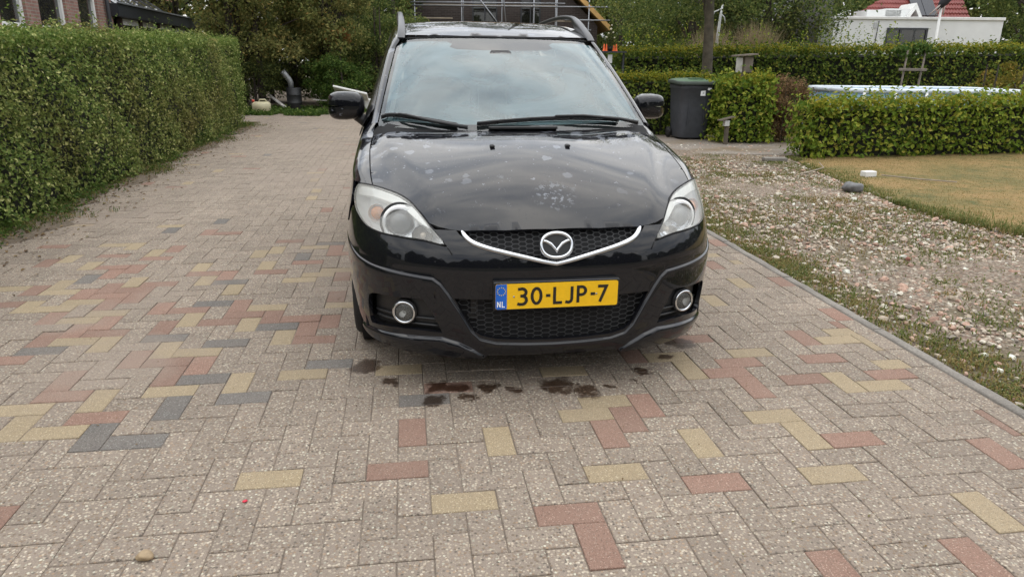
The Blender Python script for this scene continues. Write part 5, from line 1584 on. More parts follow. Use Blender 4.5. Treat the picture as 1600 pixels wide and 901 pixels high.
for (x, y, h, n, lab) in ((5.0, 19.2, 2.05, 2600, 'buff ornamental grass plume right beside the street tree behind the back hedge'), (6.2, 19.4, 2.15, 2600, 'buff ornamental grass clump above the back hedge further right of the trunk')):
    a = rng.uniform(0, 2 * PI, n); r = np.abs(rng.normal(0, .22, n))
    g_ = blades('grass_clump', np.stack([x + r * np.cos(a), y + r * np.sin(a), np.full(n, -.02)], 1), h, .016, buff, .35)
    tag(g_, lab, 'grass', 'buff grasses behind the back hedge')

# ground litter, weeds along the left hedge foot
pg, pd, pl_ = [], [], []
for k in range(2600):
    s = random.uniform(-.4, 14.6); q = abs(random.gauss(0, .10 + .14 * max(0, math.sin(s * 1.9) + .5 * math.sin(s * 4.7)))) - .12
    c = HP0 + d_ * s + np.array([d_[1], -d_[0]]) * q
    for m in range(7):
        p_ = (c[0] + random.gauss(0, .035), c[1] + random.gauss(0, .035), -.006)
        (pg if random.random() < .72 else pd).append(p_)
for k in range(2600):
    x = -7.8 + random.random() * 3.6; y = 19.0 + random.random() * 2.0 + (x + 6) * .1
    pg.append((x, y, -.02))
tag(blades('hedge_foot_grass', pg, .050, .0065, grass_m, 1.5), kind='stuff')
tag(blades('hedge_foot_dry_grass', pd, .045, .006, grass_d, 1.5), kind='stuff')
n = 2300
s = rng.uniform(-.4, 14.6, n); q = np.abs(rng.normal(0, .34, n)) - .1
P = np.stack([HP0[0] + d_[0] * s + d_[1] * q, HP0[1] + d_[1] * s - d_[0] * q, np.full(n, .006)], 1)
lit_m = leafmat('fallen_leaf', [(0, (.085, .05, .028)), (.4, (.17, .11, .055)), (.8, (.26, .19, .10)), (1, (.12, .12, .04))], .7, .1)
tag(leaves('leaf_litter', P, np.tile([0, 0, 3.0], (n, 1)), .035, lit_m, None, .6, .5), kind='stuff')
n = 260
P = np.stack([rng.uniform(-2.2, 2, n), rng.uniform(1.6, 8, n), np.full(n, .004)], 1)
tag(leaves('drive_litter', P, np.tile([0, 0, 4.0], (n, 1)), .012, lit_m, None, .5, .4), kind='stuff')
n = 13000
P = np.stack([rng.uniform(-8.2, -4.1, n), rng.uniform(18.7, 21.6, n), np.abs(rng.normal(0, .05, n))], 1)
P = P[fbm(P * np.array([1, 1, 0]), 2.2) > -.25]
tag(leaves('verge_weeds', P, np.tile([0, 0, 1.2], (len(P), 1)), .075, brightg, None, .6, .7), kind='stuff')
n = 2600
s = rng.uniform(-.4, 14.6, n); q = rng.normal(.02, .13, n)
P = np.stack([HP0[0] + d_[0] * s + d_[1] * q, HP0[1] + d_[1] * s - d_[0] * q, np.abs(rng.normal(0, .05, n))], 1)
P = P[fbm(P * np.array([1, 1, 0]), 2.0) > 0.0]
tag(leaves('hedge_foot_weeds', P, np.tile([0, 0, 1.2], (len(P), 1)), .045, brightg, None, .6, .7), kind='stuff')
# moss and soil strip between the paving and the hedge
b = B(); so = NT('hedge_soil'); _f = so.noise(so.pos(), 40, 5, .7)
so.p(Base_Color=so.ramp(_f, [(.3, (.07, .055, .04)), (.55, (.15, .115, .08)), (.75, (.21, .17, .13))]), Roughness=.95); so.bump(_f, .8, .015)
G = [[], []]
for s in np.linspace(-.6, 15.0, 60):
    e = .24 + .10 * math.sin(s * 2.1) + .06 * math.sin(s * 5.3) + .05 * math.sin(s * 11.7)
    for k, q in enumerate((-.6, e)):
        c = HP0 + d_ * s + np.array([d_[1], -d_[0]]) * q; G[k].append((c[0], c[1], .004 if k == 0 else .0025))
b.grid(G, flip=True); tag(b.build('hedge_soil', so.m, None, True), kind='structure')
# ground beyond the drive's end
b = B(); b.grid([[(x, y, -.012 + .03 * (y > 20)) for y in (18.6, 20.0, 24, 34)] for x in (-12, -7, -4.6, 0, 3)]); tag(b.build('rough_verge', so.m, None, True), kind='structure')
# distant wood all round: closes the horizon and is what the car's paint mirrors
def wood_ring(n, r0, r1, a0, a1, h, size):
    a = rng.uniform(a0, a1, n); r = rng.uniform(r0, r1, n)
    hm = h * (1 + .22 * np.sin(a * 7) + .16 * np.sin(a * 17 + 1) + .12 * np.sin(a * 41))
    P = np.stack([r * np.cos(a), r * np.sin(a), rng.uniform(0, 1, n) ** .8 * hm], 1)
    tag(leaves('far_wood', P, np.tile([0, 0, .4], (n, 1)), size, darkg, None, .7, 1.0), kind='stuff')
wood_ring(42000, 46, 60, -.5, PI + .5, 7.5, .85)
wood_ring(70000, 17, 23, PI + .5, 2 * PI - .5, 4.6, .42)      # trees across the street, behind the camera
for k, (x, y, h) in enumerate(((-7.0, 37.5, 17), (0.3, 39.5, 18))):  # tall trees added so the car roof mirrors dark foliage
    tree(('added tall dark tree behind the left eave, mirrored in the car roof', 'added tall dark tree behind the house ridge, mirrored in the car roof')[k], (x, y), h, .3, (0, 0, h * .58), (4.6, 2.4, h * .42), 130, 14000, .26, darkg, 1.1, low=2.0)

# ------------------------------------------------------------------ brick house on the left
brick_m = NT('brick_wall')
_o = brick_m.n('TexCoord')
_mp = brick_m.n('Mapping', {'Vector': (_o, 'UV')})
br = brick_m.n('TexBrick', {'Vector': _mp, 'Color1': (.23, .115, .092, 1), 'Color2': (.31, .165, .135, 1), 'Mortar': (.28, .245, .21, 1), 'Scale': 1.0, 'Mortar Size': .010, 'Bias': 0.0, 'Brick Width': .22, 'Row Height': .0625})
_nz = brick_m.noise(brick_m.pos(), 3, 5)
brick_m.p(Base_Color=brick_m.mix(1.0, (br, 'Color'), brick_m.mr(_nz, .3, .7, .78, 1.15), 'MULTIPLY'), Roughness=.9)
brick_m.bump(brick_m.math('SUBTRACT', 1.0, (br, 'Fac')), .8, .012)
def planar_uv(o, ax, ay):
    me = o.data; uv = me.uv_layers.new(name='uv')
    for lp_ in me.loops:
        c = me.vertices[lp_.vertex_index].co
        uv.data[lp_.index].uv = (c.dot(Vector(ax)), c.dot(Vector(ay)))
white_p = simple('white_paint', (.72, .72, .70), .5, 0, .08)
pane_m = glassmat('window_pane', (.25, .28, .28), 1.7, .02, .03)
lead = simple('dark_grey_metal', (.045, .048, .055), .5, 0, .15)
net = simple('net_curtain', (.22, .23, .24), .9)
WANG = math.atan2(-.17, 1.0)              # wall runs along y, drifting to -x
bh = empty('brick_house', (-8.1, 9.0, 0), math.atan2(.17, 1.0), 'red brown brick house with white framed windows behind the left hedge', 'house')
# local frame: y along the wall (away), x outwards to the drive
def wall_with_holes(y0, y1, z0, z1, holes, x=0.0, th=.28):
    b = B(); ysx = sorted({y0, y1, *[h for q in holes for h in q[:2]]}); zsx = sorted({z0, z1, *[h for q in holes for h in q[2:]]})
    for i in range(len(ysx) - 1):
        for j in range(len(zsx) - 1):
            cy, cz = (ysx[i] + ysx[i + 1]) / 2, (zsx[j] + zsx[j + 1]) / 2
            if any(q[0] < cy < q[1] and q[2] < cz < q[3] for q in holes): continue
            b.quad((x, ysx[i], zsx[j]), (x, ysx[i + 1], zsx[j]), (x, ysx[i + 1], zsx[j + 1]), (x, ysx[i], zsx[j + 1]))
    for q in holes:
        b.quad((x, q[0], q[2]), (x, q[0], q[3]), (x - .14, q[0], q[3]), (x - .14, q[0], q[2]))
        b.quad((x, q[1], q[3]), (x, q[1], q[2]), (x - .14, q[1], q[2]), (x - .14, q[1], q[3]))
        b.quad((x, q[0], q[2]), (x - .14, q[0], q[2]), (x - .14, q[1], q[2]), (x, q[1], q[2]))
        b.quad((x, q[0], q[3]), (x, q[1], q[3]), (x - .14, q[1], q[3]), (x - .14, q[0], q[3]))
    return b
wy = [(4.1, 5.15), (5.85, 7.05), (7.85, 8.75)]
wy = [(2.2, 3.2), (4.02, 5.02), (5.55, 6.80), (7.45, 8.55)]
holes = [(a, c, 1.86, 3.5) for a, c in wy]
wl = wall_with_holes(-6, 9.45, 0, 5.2, holes).build('wall', brick_m.m, bh); planar_uv(wl, (0, 1, 0), (0, 0, 1))
b = wall_with_holes(-6, 9.45, 0, 5.2, [], -6); b.quad((0, 9.45, 0), (-6, 9.45, 0), (-6, 9.45, 5.2), (0, 9.45, 5.2)); b.quad((0, -6, 0), (0, -6, 5.2), (-6, -6, 5.2), (-6, -6, 0))
w2 = b.build('wall', brick_m.m, bh); planar_uv(w2, (.7, .7, 0), (0, 0, 1))
for a, c in wy:
    f = B()
    for y0_, y1_, z0_, z1_ in ((a, a + .09, 1.86, 3.5), (c - .09, c, 1.86, 3.5), (a + .09, c - .09, 1.86, 1.95), (a + .09, c - .09, 3.41, 3.5), (a + .09, c - .09, 2.62, 2.67)):
        f.box((-.10, (y0_ + y1_) / 2, (z0_ + z1_) / 2), (.09, y1_ - y0_, z1_ - z0_), bev=.008)
    wo = f.build('window', white_p, bh)
    s_ = B(); s_.box((.02, (a + c) / 2, 1.835), (.16, c - a + .08, .05), bev=.008); s_.build('sill', white_p, wo)
    s_ = B(); s_.box((-.115, (a + c) / 2, 2.65), (.012, c - a - .17, 1.5)); s_.build('pane', pane_m, wo)
    s_ = B(); G = [[(-.24 + .02 * math.sin(y * 60), y, z) for y in np.linspace(a + .1, a + .1 + (c - a) * .55, 24)] for z in (1.95, 3.4)]; s_.grid(G); s_.build('curtain', net, wo, True)
    s_ = B(); s_.box((-.45, (a + c) / 2, 2.65), (.02, c - a + .4, 1.7)); s_.build('room_wall', simple('dim_room', (.05, .05, .05), .9), wo)
b = B(); b.tube([(.07, 8.98, 0), (.07, 8.98, 5.0)], .045, 10); b.build('drainpipe', lead, bh, True)
b = B(); b.add([(.35, -6.3, 5.15), (.35, 9.7, 5.15), (-3, 9.7, 7.6), (-3, -6.3, 7.6), (-6.35, -6.3, 5.15), (-6.35, 9.7, 5.15)], [(0, 1, 2, 3), (3, 2, 5, 4)])
rt = simple('orange_roof_tile', (.26, .085, .045), .8, 0, .3, 6, .5, 40); b.build('roof', rt, bh)

# conservatory with a dark flat fascia further along
cv = empty('conservatory', (-9.72, 18.45, 0), math.atan2(.17, 1.0), 'low annex with dark flat fascia and roof lights beside the brick house', 'annex')
b = B(); b.box((-1.4, 4.2, 2.46), (3.2, 8.9, .30), bev=.01); b.build('fascia', simple('fascia_anthracite', (.028, .031, .038), .5, 0, .1), cv)
b = B(); b.box((.215, 4.2, 2.625), (.06, 8.95, .035)); b.build('roof_edge', simple('zinc_trim', (.30, .32, .34), .4, .3, .1), cv)
for k in range(6):
    y_ = .25 + k * 1.55
    b = B(); b.box((.02, y_, 1.15), (.11, .12, 2.3), bev=.008); b.build('post', simple('brown_post', (.05, .03, .024), .7, 0, .2), cv)
    if k < 5:
        b = B()
        for (cy, cz, sy_, sz_) in ((y_ + .775, 2.26, 1.35, .08), (y_ + .775, 1.2, 1.35, .06), (y_ + .13, 1.73, .06, .98), (y_ + 1.42, 1.73, .06, .98)): b.box((-.02, cy, cz), (.06, sy_, sz_))
        wf = b.build('window', white_p, cv)
        b = B(); b.box((-.03, y_ + .775, 1.73), (.01, 1.26, 1.0)); b.build('pane', pane_m, wf)
        b = B(); b.box((.005, y_ + .775, 2.19), (.02, 1.1, .07)); b.build('blind', white_p, wf)
b = B(); b.box((-1.6, 4.2, 1.2), (2.9, 8.3, 2.3)); b.build('room', simple('dim_room2', (.04, .035, .03), .9), cv)
# glazed lean-to roof above
for k in range(6):
    y0_ = .6 + k * .95
    b = B()
    for yy_ in (y0_, y0_ + .95): b.tube([(-.4, yy_, 2.66), (-1.25, yy_, 3.25)], .03, 6)
    rl = b.build('roof_light', lead, cv)
    b = B(); b.add([(-.4, y0_ + .03, 2.665), (-.4, y0_ + .92, 2.665), (-1.25, y0_ + .92, 3.255), (-1.25, y0_ + .03, 3.255)], [(0, 1, 2, 3)]); b.build('pane', pane_m, rl)
b = B(); b.box((-2.2, 4, 3.0), (1.9, 8.6, 1.2)); w3 = b.build('wall', brick_m.m, cv); planar_uv(w3, (0, 1, 0), (0, 0, 1))
b = B(); b.add([(-1.1, 3.6, 3.3), (-1.1, 9.6, 3.3), (-3.2, 9.6, 5.2), (-3.2, 3.6, 5.2)], [(0, 1, 2, 3)]); b.build('roof', rt, cv)

# ------------------------------------------------------------------ half built house with scaffolding
dbrick = NT('dark_brick')
_u = dbrick.n('TexCoord')
br2 = dbrick.n('TexBrick', {'Vector': (_u, 'UV'), 'Color1': (.040, .030, .027, 1), 'Color2': (.062, .047, .042, 1), 'Mortar': (.085, .075, .068, 1), 'Scale': 1.0, 'Mortar Size': .009, 'Brick Width': .22, 'Row Height': .065})
dbrick.p(Base_Color=(br2, 'Color'), Roughness=.9)
HX, HY = -.75, 30.0
hs_ = empty('unfinished_house', (HX, HY, 0), 0, 'half built house with dark brick gable and raw yellow timber roof edges', 'house')
b = B()
EV, AP, HW = 2.78, 6.4, 4.0
wins = [(-1.0, .15, 2.4, 3.75), (1.15, 2.1, 2.4, 3.75)]
wins = [(-.95, .05, 2.35, 3.9), (.95, 1.75, 2.35, 3.9)]
zs_ = [0, 2.35, 2.78, 3.9, 4.6, 5.3, 6.3]
def hw_at(z): return HW if z <= EV else HW * (AP + .1 - z) / (AP + .1 - EV)
for z0_, z1_ in zip(zs_[:-1], zs_[1:]):
    xs0 = [-hw_at(z0_)] + [x for w_ in wins for x in w_[:2]] + [hw_at(z0_)]; xs1 = [-hw_at(z1_)] + [x for w_ in wins for x in w_[:2]] + [hw_at(z1_)]
    for i in range(len(xs0) - 1):
        if i in (1, 3) and z0_ >= 2.3 and z1_ <= 3.95: continue
        if xs1[i + 1] < xs1[i] or xs0[i + 1] < xs0[i]: continue
        b.quad((xs0[i], 0, z0_), (xs0[i + 1], 0, z0_), (xs1[i + 1], 0, z1_), (xs1[i], 0, z1_))
b.quad((-HW, 0, 0), (-HW, 0, EV), (-HW, 10, EV), (-HW, 10, 0)); b.quad((HW, 0, 0), (HW, 10, 0), (HW, 10, EV), (HW, 0, EV))
ww = b.build('wall', dbrick.m, hs_); planar_uv(ww, (1, 0, 0), (0, 0, 1))
timber = simple('raw_timber', (.56, .34, .12), .7, 0, .18, 6)
for sx in (-1, 1):
    b = B(); ex_ = 4.45
    q0, q1 = (sx * ex_, 2.58), (0, AP + .22)
    dz_ = .26
    V = [(q0[0], -.42, q0[1]), (q1[0], -.42, q1[1]), (q1[0], -.42, q1[1] + dz_), (q0[0], -.42, q0[1] + dz_ * .8)]
    b.add(V + [(x, y + .06, z) for x, y, z in V], [(0, 1, 2, 3), (7, 6, 5, 4), (0, 4, 5, 1), (1, 5, 6, 2), (2, 6, 7, 3), (3, 7, 4, 0)]); b.build('barge_board', timber, hs_)
    b = B(); V = [(q0[0], -.36, q0[1] + .02), (q1[0], -.36, q1[1] + .02), (q1[0], 10, q1[1] + .02), (q0[0], 10, q0[1] + .02)]
    b.add(V + [(x, y, z + .2) for x, y, z in V], [(0, 1, 2, 3), (7, 6, 5, 4), (0, 4, 5, 1), (1, 5, 6, 2), (2, 6, 7, 3), (3, 7, 4, 0)]); b.build('roof', timber, hs_)
for w_ in wins:
    f = B()
    for cx_, cz_, sx_, sz_ in (((w_[0] + w_[1]) / 2, w_[2] + .03, w_[1] - w_[0], .06), (w_[0] + .03, 3.1, .06, 1.5), (w_[1] - .03, 3.1, .06, 1.5), ((w_[0] + w_[1]) / 2, 3.1, .05, 1.5)): f.box((cx_, .08, cz_), (sx_, .07, sz_))
    wf = f.build('window', lead, hs_); b = B(); b.box(((w_[0] + w_[1]) / 2, .12, 3.1), (w_[1] - w_[0], .01, 1.55)); b.build('pane', pane_m, wf)
b = B(); b.box((0, 6, 1.4), (7.6, 7.6, 2.6)); b.build('interior', DARK, hs_)
steel = simple('scaffold_steel', (.30, .31, .33), .4, .5, .15)
boardm = simple('scaffold_board', (.32, .27, .20), .8, 0, .2)
sc_o = empty('scaffold', (HX, 28.5, 0), 0, 'grey tube scaffold standing against the dark brick gable', 'scaffold')
for x in (-3.0, -1.25, .25, 1.45, 2.3, 3.5):
    for y_ in ((0, .9) if abs(x) < 3 else (0,)):
        b = B(); b.tube([(x + .75 - .75, y_, 0), (x, y_, 6.0 - abs(x) * .55)], .024, 6); b.build('upright', steel, sc_o, True)
for z, x0, x1 in ((3.47, -3.15, 2.6), (3.36, -3.1, 4.4), (2.55, -3.1, 3.6), (4.1, -2.7, 2.8), (4.9, -2.2, 2.2), (2.9, 2.6, 4.3)):
    b = B(); b.tube([(x0, -.03, z), (x1, -.03, z)], .024, 6); b.build('ledger', steel, sc_o, True)
for p, q in (((-.7, -.06, 3.75), (.4, -.06, 2.4)), ((.2, -.05, 4.6), (.45, -.05, 2.4)), ((1.0, -.06, 4.6), (2.4, -.06, 6.0))):
    b = B(); b.tube([p, q], .024, 6); b.build('brace', steel, sc_o, True)
for z, x0, x1, y_ in ((3.40, -2.7, 2.3, .5), (2.50, -3.0, 2.3, .5), (2.92, -2.9, -1.6, .1), (2.86, 2.2, 3.1, .1)):
    b = B(); b.box(((x0 + x1) / 2, y_, z), (x1 - x0, .65 if y_ > .3 else .22, .04)); b.build('platform', boardm, sc_o)

# ------------------------------------------------------------------ white house, grey roof and the pole on the right
render_w = simple('white_render', (.70, .71, .70), .8, 0, .06, 2)
wh = empty('white_house', (10.45, 25.0, 0), R(-1.5), 'white flat roofed house with red tiled roof behind the back hedge', 'house')
b = wall_with_holes(0, 1, 0, 1, [], 0)
def box_o(name, c, s, mat, parent, bev=0.0): 
    q = B(); q.box(c, s, bev=bev); return q.build(name, mat, parent)
b = B(); b.box((2.75, 2.0, 1.42), (5.45, 4.0, 2.84)); b.build('wall', render_w, wh)
box_o('roof_edge', (2.75, 1.98, 2.885), (5.50, 4.06, .09), white_p, wh, .01)
f = B()
for cx_, cz_, sx_, sz_ in ((2.42, 2.56, 1.32, .06), (1.79, 2.25, .06, .6), (3.05, 2.25, .06, .6), (2.20, 2.25, .06, .6)): f.box((cx_, -.02, cz_), (sx_, .06, sz_))
wf = f.build('window', lead, wh); box_o('pane', (2.42, -.006, 2.25), (1.24, .01, .6), pane_m, wf)
box_o('vent', (1.36, -.015, 2.66), (.10, .03, .17), simple('vent_grey', (.45, .46, .47), .6), wh)
b = B(); b.tube([(1.46, -.03, 2.8), (1.42, -.03, 2.0)], .012, 6); b.build('cable', lead, wh, True)
tile = NT('red_roof_tile'); _o = tile.obj()
wv = tile.n('TexWave', {'Vector': _o, 'Scale': 1.7, 'Distortion': .2, 'Detail': 1.0}); wv.bands_direction = 'X'
tile.p(Base_Color=tile.ramp(tile.noise(_o, 3, 4), [(.3, (.17, .035, .03)), (.7, (.25, .055, .045))]), Roughness=.6)
b = B()
# stepped rows of tiles, the left edge cut by the hip
for k in range(16):
    t0, t1 = k / 16, (k + 1) / 16
    G = [[(xa + (7.1 - xa) * u, 4.3 + 3 * t, 2.6 + 3 * t + lift + .02 * math.cos(u * 34 * 2 * PI)) for u in np.linspace(0, 1, 137)] for t, xa, lift in ((t0, 1.56 + 5.4 * t0, .055), (t1, 1.56 + 5.4 * t1, 0))]
    b.grid(G); b.grid([[(p[0], p[1], p[2] - .055) for p in G[0]], G[0]])
b.build('roof', tile.m, wh, True)
box_o('dormer', (3.25, 4.3, 3.16), (1.25, 1.2, .46), render_w, wh)
box_o('dormer', (3.75, 4.2, 3.20), (.9, 1.0, .48), render_w, wh)
b = B()
gx_, gz_ = 4.35, 3.12
b.add([(gx_ - .30, 3.6, gz_), (gx_, 3.6, gz_ + .52), (gx_ + .30, 3.6, gz_), (gx_ + .18, 3.6, gz_), (gx_, 3.6, gz_ + .30), (gx_ - .18, 3.6, gz_), (gx_ - .30, 4.8, gz_), (gx_, 4.8, gz_ + .52), (gx_ + .30, 4.8, gz_)], [(0, 5, 4, 1), (1, 4, 3, 2), (0, 1, 7, 6), (1, 2, 8, 7)]); b.build('small_gable', white_p, wh)
pvm = simple('solar_glass', (.018, .02, .028), .15, 0, .1)
for k in range(2):
    b = B(); M_ = Matrix.Translation((5.15 + k * .46, 5.35, 3.80)) @ Matrix.Rotation(math.atan2(3.0, 3.0), 4, 'X'); b.box((0, 0, 0), (.44, 1.5, .04), M=M_); b.build('solar_panel', pvm, wh)
para = empty('folded_parasol', (13.45, 24.2, 0), 0, 'dark folded shape with pale struts poking above the white house roof', 'parasol')
b = B(); b.tube([(0, 0, 0), (0, 0, 3.2)], .04, 8); b.build('pole', white_p, para, True)
b = B(); b.tube([(-.10, 0, 3.12), (.02, 0, 3.3), (.22, 0, 3.55), (.36, 0, 3.7)], [.05, .13, .15, .06], 9); b.build('cover', simple('dark_cloth', (.02, .02, .024), .8), para, True)
for dx_ in (-.28, -.14, .05):
    b = B(); b.tube([(dx_ * 1.3, -.05, 2.95), (dx_ * .3 + .05, -.05, 3.28)], .02, 6); b.build('strut', simple('pale_strut', (.42, .36, .33), .6), para, True)
gh_ = empty('grey_roofed_house', (9.6, 26.3, 0), 0, 'grey roofed house with white gable edge half hidden by trees behind the trunk', 'house')
b = B(); b.add([(-1.35, 0, 2.3), (1.1, 0, 4.15), (1.3, 0, 4.15), (1.3, 0, 0), (-1.2, 0, 0)], [(0, 4, 3, 2, 1)]); b.build('wall', simple('grey_gable', (.12, .115, .11), .9, 0, .15), gh_)
b = B(); b.tube([(-1.45, -.12, 2.3), (1.1, -.12, 4.2)], .055, 6); b.build('gable_edge', white_p, gh_)
b = B(); b.add([(-1.4, -.05, 2.35), (1.1, -.05, 4.2), (1.1, 4, 4.2), (-1.4, 4, 2.35)], [(0, 1, 2, 3)]); b.build('roof', simple('grey_tiles', (.10, .10, .10), .8, 0, .2), gh_)
wp_ = empty('white_pole', (5.05, 19.0, 0), 0, 'slim white post with ragged strips hanging from it left of the street tree trunk', 'post')
b = B(); b.tube([(0, 0, 0), (.02, 0, 1.7), (.06, 0, 2.55), (.09, 0, 2.8)], [.045, .045, .03, .02], 8); b.build('post', simple('flaky_white', (.55, .56, .55), .7, 0, .2), wp_, True)
b = B(); b.tube([(.08, 0, 2.7), (-.1, 0, 2.62), (-.17, 0, 2.42)], [.015, .02, .01], 6); b.tube([(.04, 0, 2.6), (.16, 0, 2.5), (.19, 0, 2.36)], [.012, .016, .01], 6); b.build('strip', MATS['flaky_white'], wp_, True)

# ------------------------------------------------------------------ wheelie bin
bin_p = simple('bin_grey', (.048, .052, .062), .55, 0, .15, 12, .15, 120)
bin_g = simple('bin_lid_green', (.055, .115, .055), .55, 0, .15, 12)
wb = empty('wheelie_bin', (3.40, 14.22, 0), R(7), 'dark grey wheelie bin with green lid and white label in front of the hedge', 'bin')
b = B(); G = []
for z, sx_, sy_ in ((.03, .27, .28), (.06, .28, .29), (.25, .292, .305), (.6, .312, .335), (.92, .328, .36), (.935, .34, .375), (1.015, .343, .38), (1.02, .32, .36)):
    G.append([(sx_ * math.copysign(abs(math.cos(a)) ** .28, math.cos(a)), sy_ * math.copysign(abs(math.sin(a)) ** .28, math.sin(a)), z) for a in np.linspace(0, 2 * PI, 41)])
b.grid(G, flip=True); b.add(G[0], [tuple(range(41))]); bb = b.build('body', bin_p, wb, True)
b = B()
for k in (-1, 1): b.box((k * .15, -.338, .5), (.012, .02, .5), bev=.004)
b.box((0, -.36, .97), (.5, .02, .05), bev=.006); b.build('rib', bin_p, bb)
b = B(); G = []
for z, sx_, sy_ in ((1.01, .385, .41), (1.05, .388, .415), (1.07, .37, .395), (1.095, .28, .30), (1.105, .12, .14), (1.107, .0, .0)):
    G.append([(sx_ * math.copysign(abs(math.cos(a)) ** .3, math.cos(a)), sy_ * math.copysign(abs(math.sin(a)) ** .3, math.sin(a)) - .01, z + .02 * (sy_ * math.sin(a) > 0)) for a in np.linspace(0, 2 * PI, 41)])
b.grid(G[2:], flip=True); ld = b.build('lid', bin_g, wb, True)
b = B(); b.grid(G[:3], flip=True); b.add(G[0], [tuple(range(41))]); b.build('lid_rim', simple('lid_rim_dark', (.038, .050, .040), .55), ld, True)
b = B(); b.box((.02, -.03, 1.115), (.26, .34, .025), bev=.01); b.build('lid_boss', bin_g, ld)
b = B(); b.tube([(-.2, .42, 1.0), (.2, .42, 1.0)], .018, 8); b.build('handle', bin_p, wb, True)
b = B(); b.box((.10, -.352, .885), (.092, .012, .15)); lbm = b.build('label', WHT, wb)
b = B(); b.box((.105, -.3595, .860), (.026, .003, .010)); b.build('label_mark', INK, lbm)
b = B(); b.box((.215, -.355, .935), (.07, .045, .038)); b.build('label', WHT, wb)
for k in (-1, 1):
    b = B(); b.lathe([(.0, -.025), (.095, -.028), (.10, -.015), (.10, .015), (.095, .028), (0, .025)], (k * .325, .22, .10), 'X', 20); b.build('wheel', RUB, wb, True)

# ------------------------------------------------------------------ pool, frame, bird table, little post
pool = empty('pool', (7.62, 14.3, 0), R(4), 'pale blue above ground frame pool behind the low beech hedge', 'pool')
b = B(); G = []; px_, py_ = 1.68, .95
loop = rrect(-px_, px_, -py_, py_, .42, 5)
for k_, z in ((1.03, 0), (1.04, .5), (1.0, .93)): G.append([(x * k_, y * k_, z) for x, y in loop + loop[:1]])
liner = simple('pool_liner', (.30, .48, .66), .35, 0, .08)
b.grid(G); b.build('wall', liner, pool, True)
b = B(); b.tube([(x * 1.005, y * 1.005, .955) for x, y in loop], .045, 10, closed=True); b.build('rim', simple('pool_rim', (.62, .68, .74), .35), pool, True)
b = B(); b.add([(x * .985, y * .985, .80) for x, y in loop], [tuple(range(len(loop)))]); b.build('water', simple('pool_water', (.12, .30, .42), .05), pool)
b = B(); b.grid([[(x * .99, y * .99, z) for x, y in loop + loop[:1]] for z in (.78, .95)]); b.build('inner_wall', liner, pool, True)
for k in range(6):
    b = B(); b.tube([(-1.45 + k * .58, -py_ * 1.05, 0), (-1.45 + k * .58, -py_ * 1.05, .93)], .025, 8); b.build('leg', white_p, pool, True)
    b = B(); b.box((-1.45 + k * .58, py_ * .97, .93), (.16, .05, .035), bev=.01); b.build('bracket', simple('bracket_dark', (.10, .12, .14), .5), pool)
darkw = simple('dark_wood', (.10, .082, .062), .9, 0, .3, 8)
oldw = simple('weathered_wood', (.19, .16, .13), .9, 0, .3, 8, .4, 40)
trl = empty('plant_support', (8.66, 16.3, 0), 0, 'weathered wooden stakes with cross bar holding a plant behind the pool', 'plant support')
for (x0, x1) in ((-.22, -.14), (.14, .25)):
    b = B(); b.tube([(x0, 0, 0), (x1, .03, 1.72)], .022, 8); b.build('stake', oldw, trl, True)
b = B(); b.box((0, -.03, 1.315), (.60, .04, .06), bev=.008); b.build('cross_bar', oldw, trl)
vine = tree('young climbing plant with pale green leaves growing up the wooden stakes', (8.66, 16.42), 1.9, .012, (0.05, 0, 1.78), (.42, .15, .26), 14, 420, .10, brightg, .15, low=1.3, name='climbing_plant', cat='plant', limbs=6, wood=twig)
bt = empty('bird_table', (4.18, 13.75, 0), R(8), 'weathered wooden bird house on a post poking out of the hedge', 'bird house')
b = B(); b.box((0, 0, .62), (.08, .08, 1.24)); b.build('post', oldw, bt)
b = B(); b.box((.09, .0, 1.38), (.16, .16, .28), bev=.004); b.build('box', oldw, bt)
b = B(); b.box((-.10, -.09, 1.37), (.115, .02, .26), bev=.004); b.build('panel', simple('grey_white_board', (.46, .45, .42), .8, 0, .15), bt)
b = B(); b.box((.02, -.02, 1.545), (.38, .30, .025), M=Matrix.Rotation(R(-5), 4, 'Y')); b.build('roof', oldw, bt)
sp_ = empty('garden_post', (3.80, 13.12, 0), R(10), 'short wooden post with white box under a slanted little roof beside the bin', 'post')
b = B(); b.box((.03, 0, .17), (.06, .06, .34)); b.build('post', darkw, sp_)
b = B(); b.box((.0, -.02, .375), (.085, .09, .10), bev=.004); b.build('box', simple('white_box', (.55, .55, .53), .6), sp_)
b = B(); b.box((.0, -.01, .455), (.28, .16, .016), M=Matrix.Rotation(R(-14), 4, 'Y')); b.build('roof', darkw, sp_)

# ------------------------------------------------------------------ things behind the car on the right
van = empty('parked_vehicle', (1.85, 17.4, 0), R(4), 'grey blue vehicle half hidden between the black car and the beech hedge', 'vehicle')
vb = simple('vehicle_blue', (.13, .165, .20), .3, 0, .05)
b = B(); G = []
for z, s_, y_ in ((.25, .72, 0), (.5, .76, -.03), (.95, .76, -.02), (1.30, .66, .18), (1.38, .60, .26)):
    G.append([(s_ * math.copysign(abs(math.cos(a)) ** .35, math.cos(a)), y_ + (1.9 - y_) * (.5 + .5 * math.copysign(abs(math.sin(a)) ** .3, math.sin(a))), z) for a in np.linspace(0, 2 * PI, 41)])
b.grid(G, flip=True); b.add(G[-1], [tuple(range(41))]); b.build('body', vb, van, True)
b = B(); b.add([(-.62, -.035, 1.0), (.62, -.035, 1.0), (.55, .16, 1.28), (-.55, .16, 1.28)], [(0, 1, 2, 3)]); b.build('window', SGL, van)
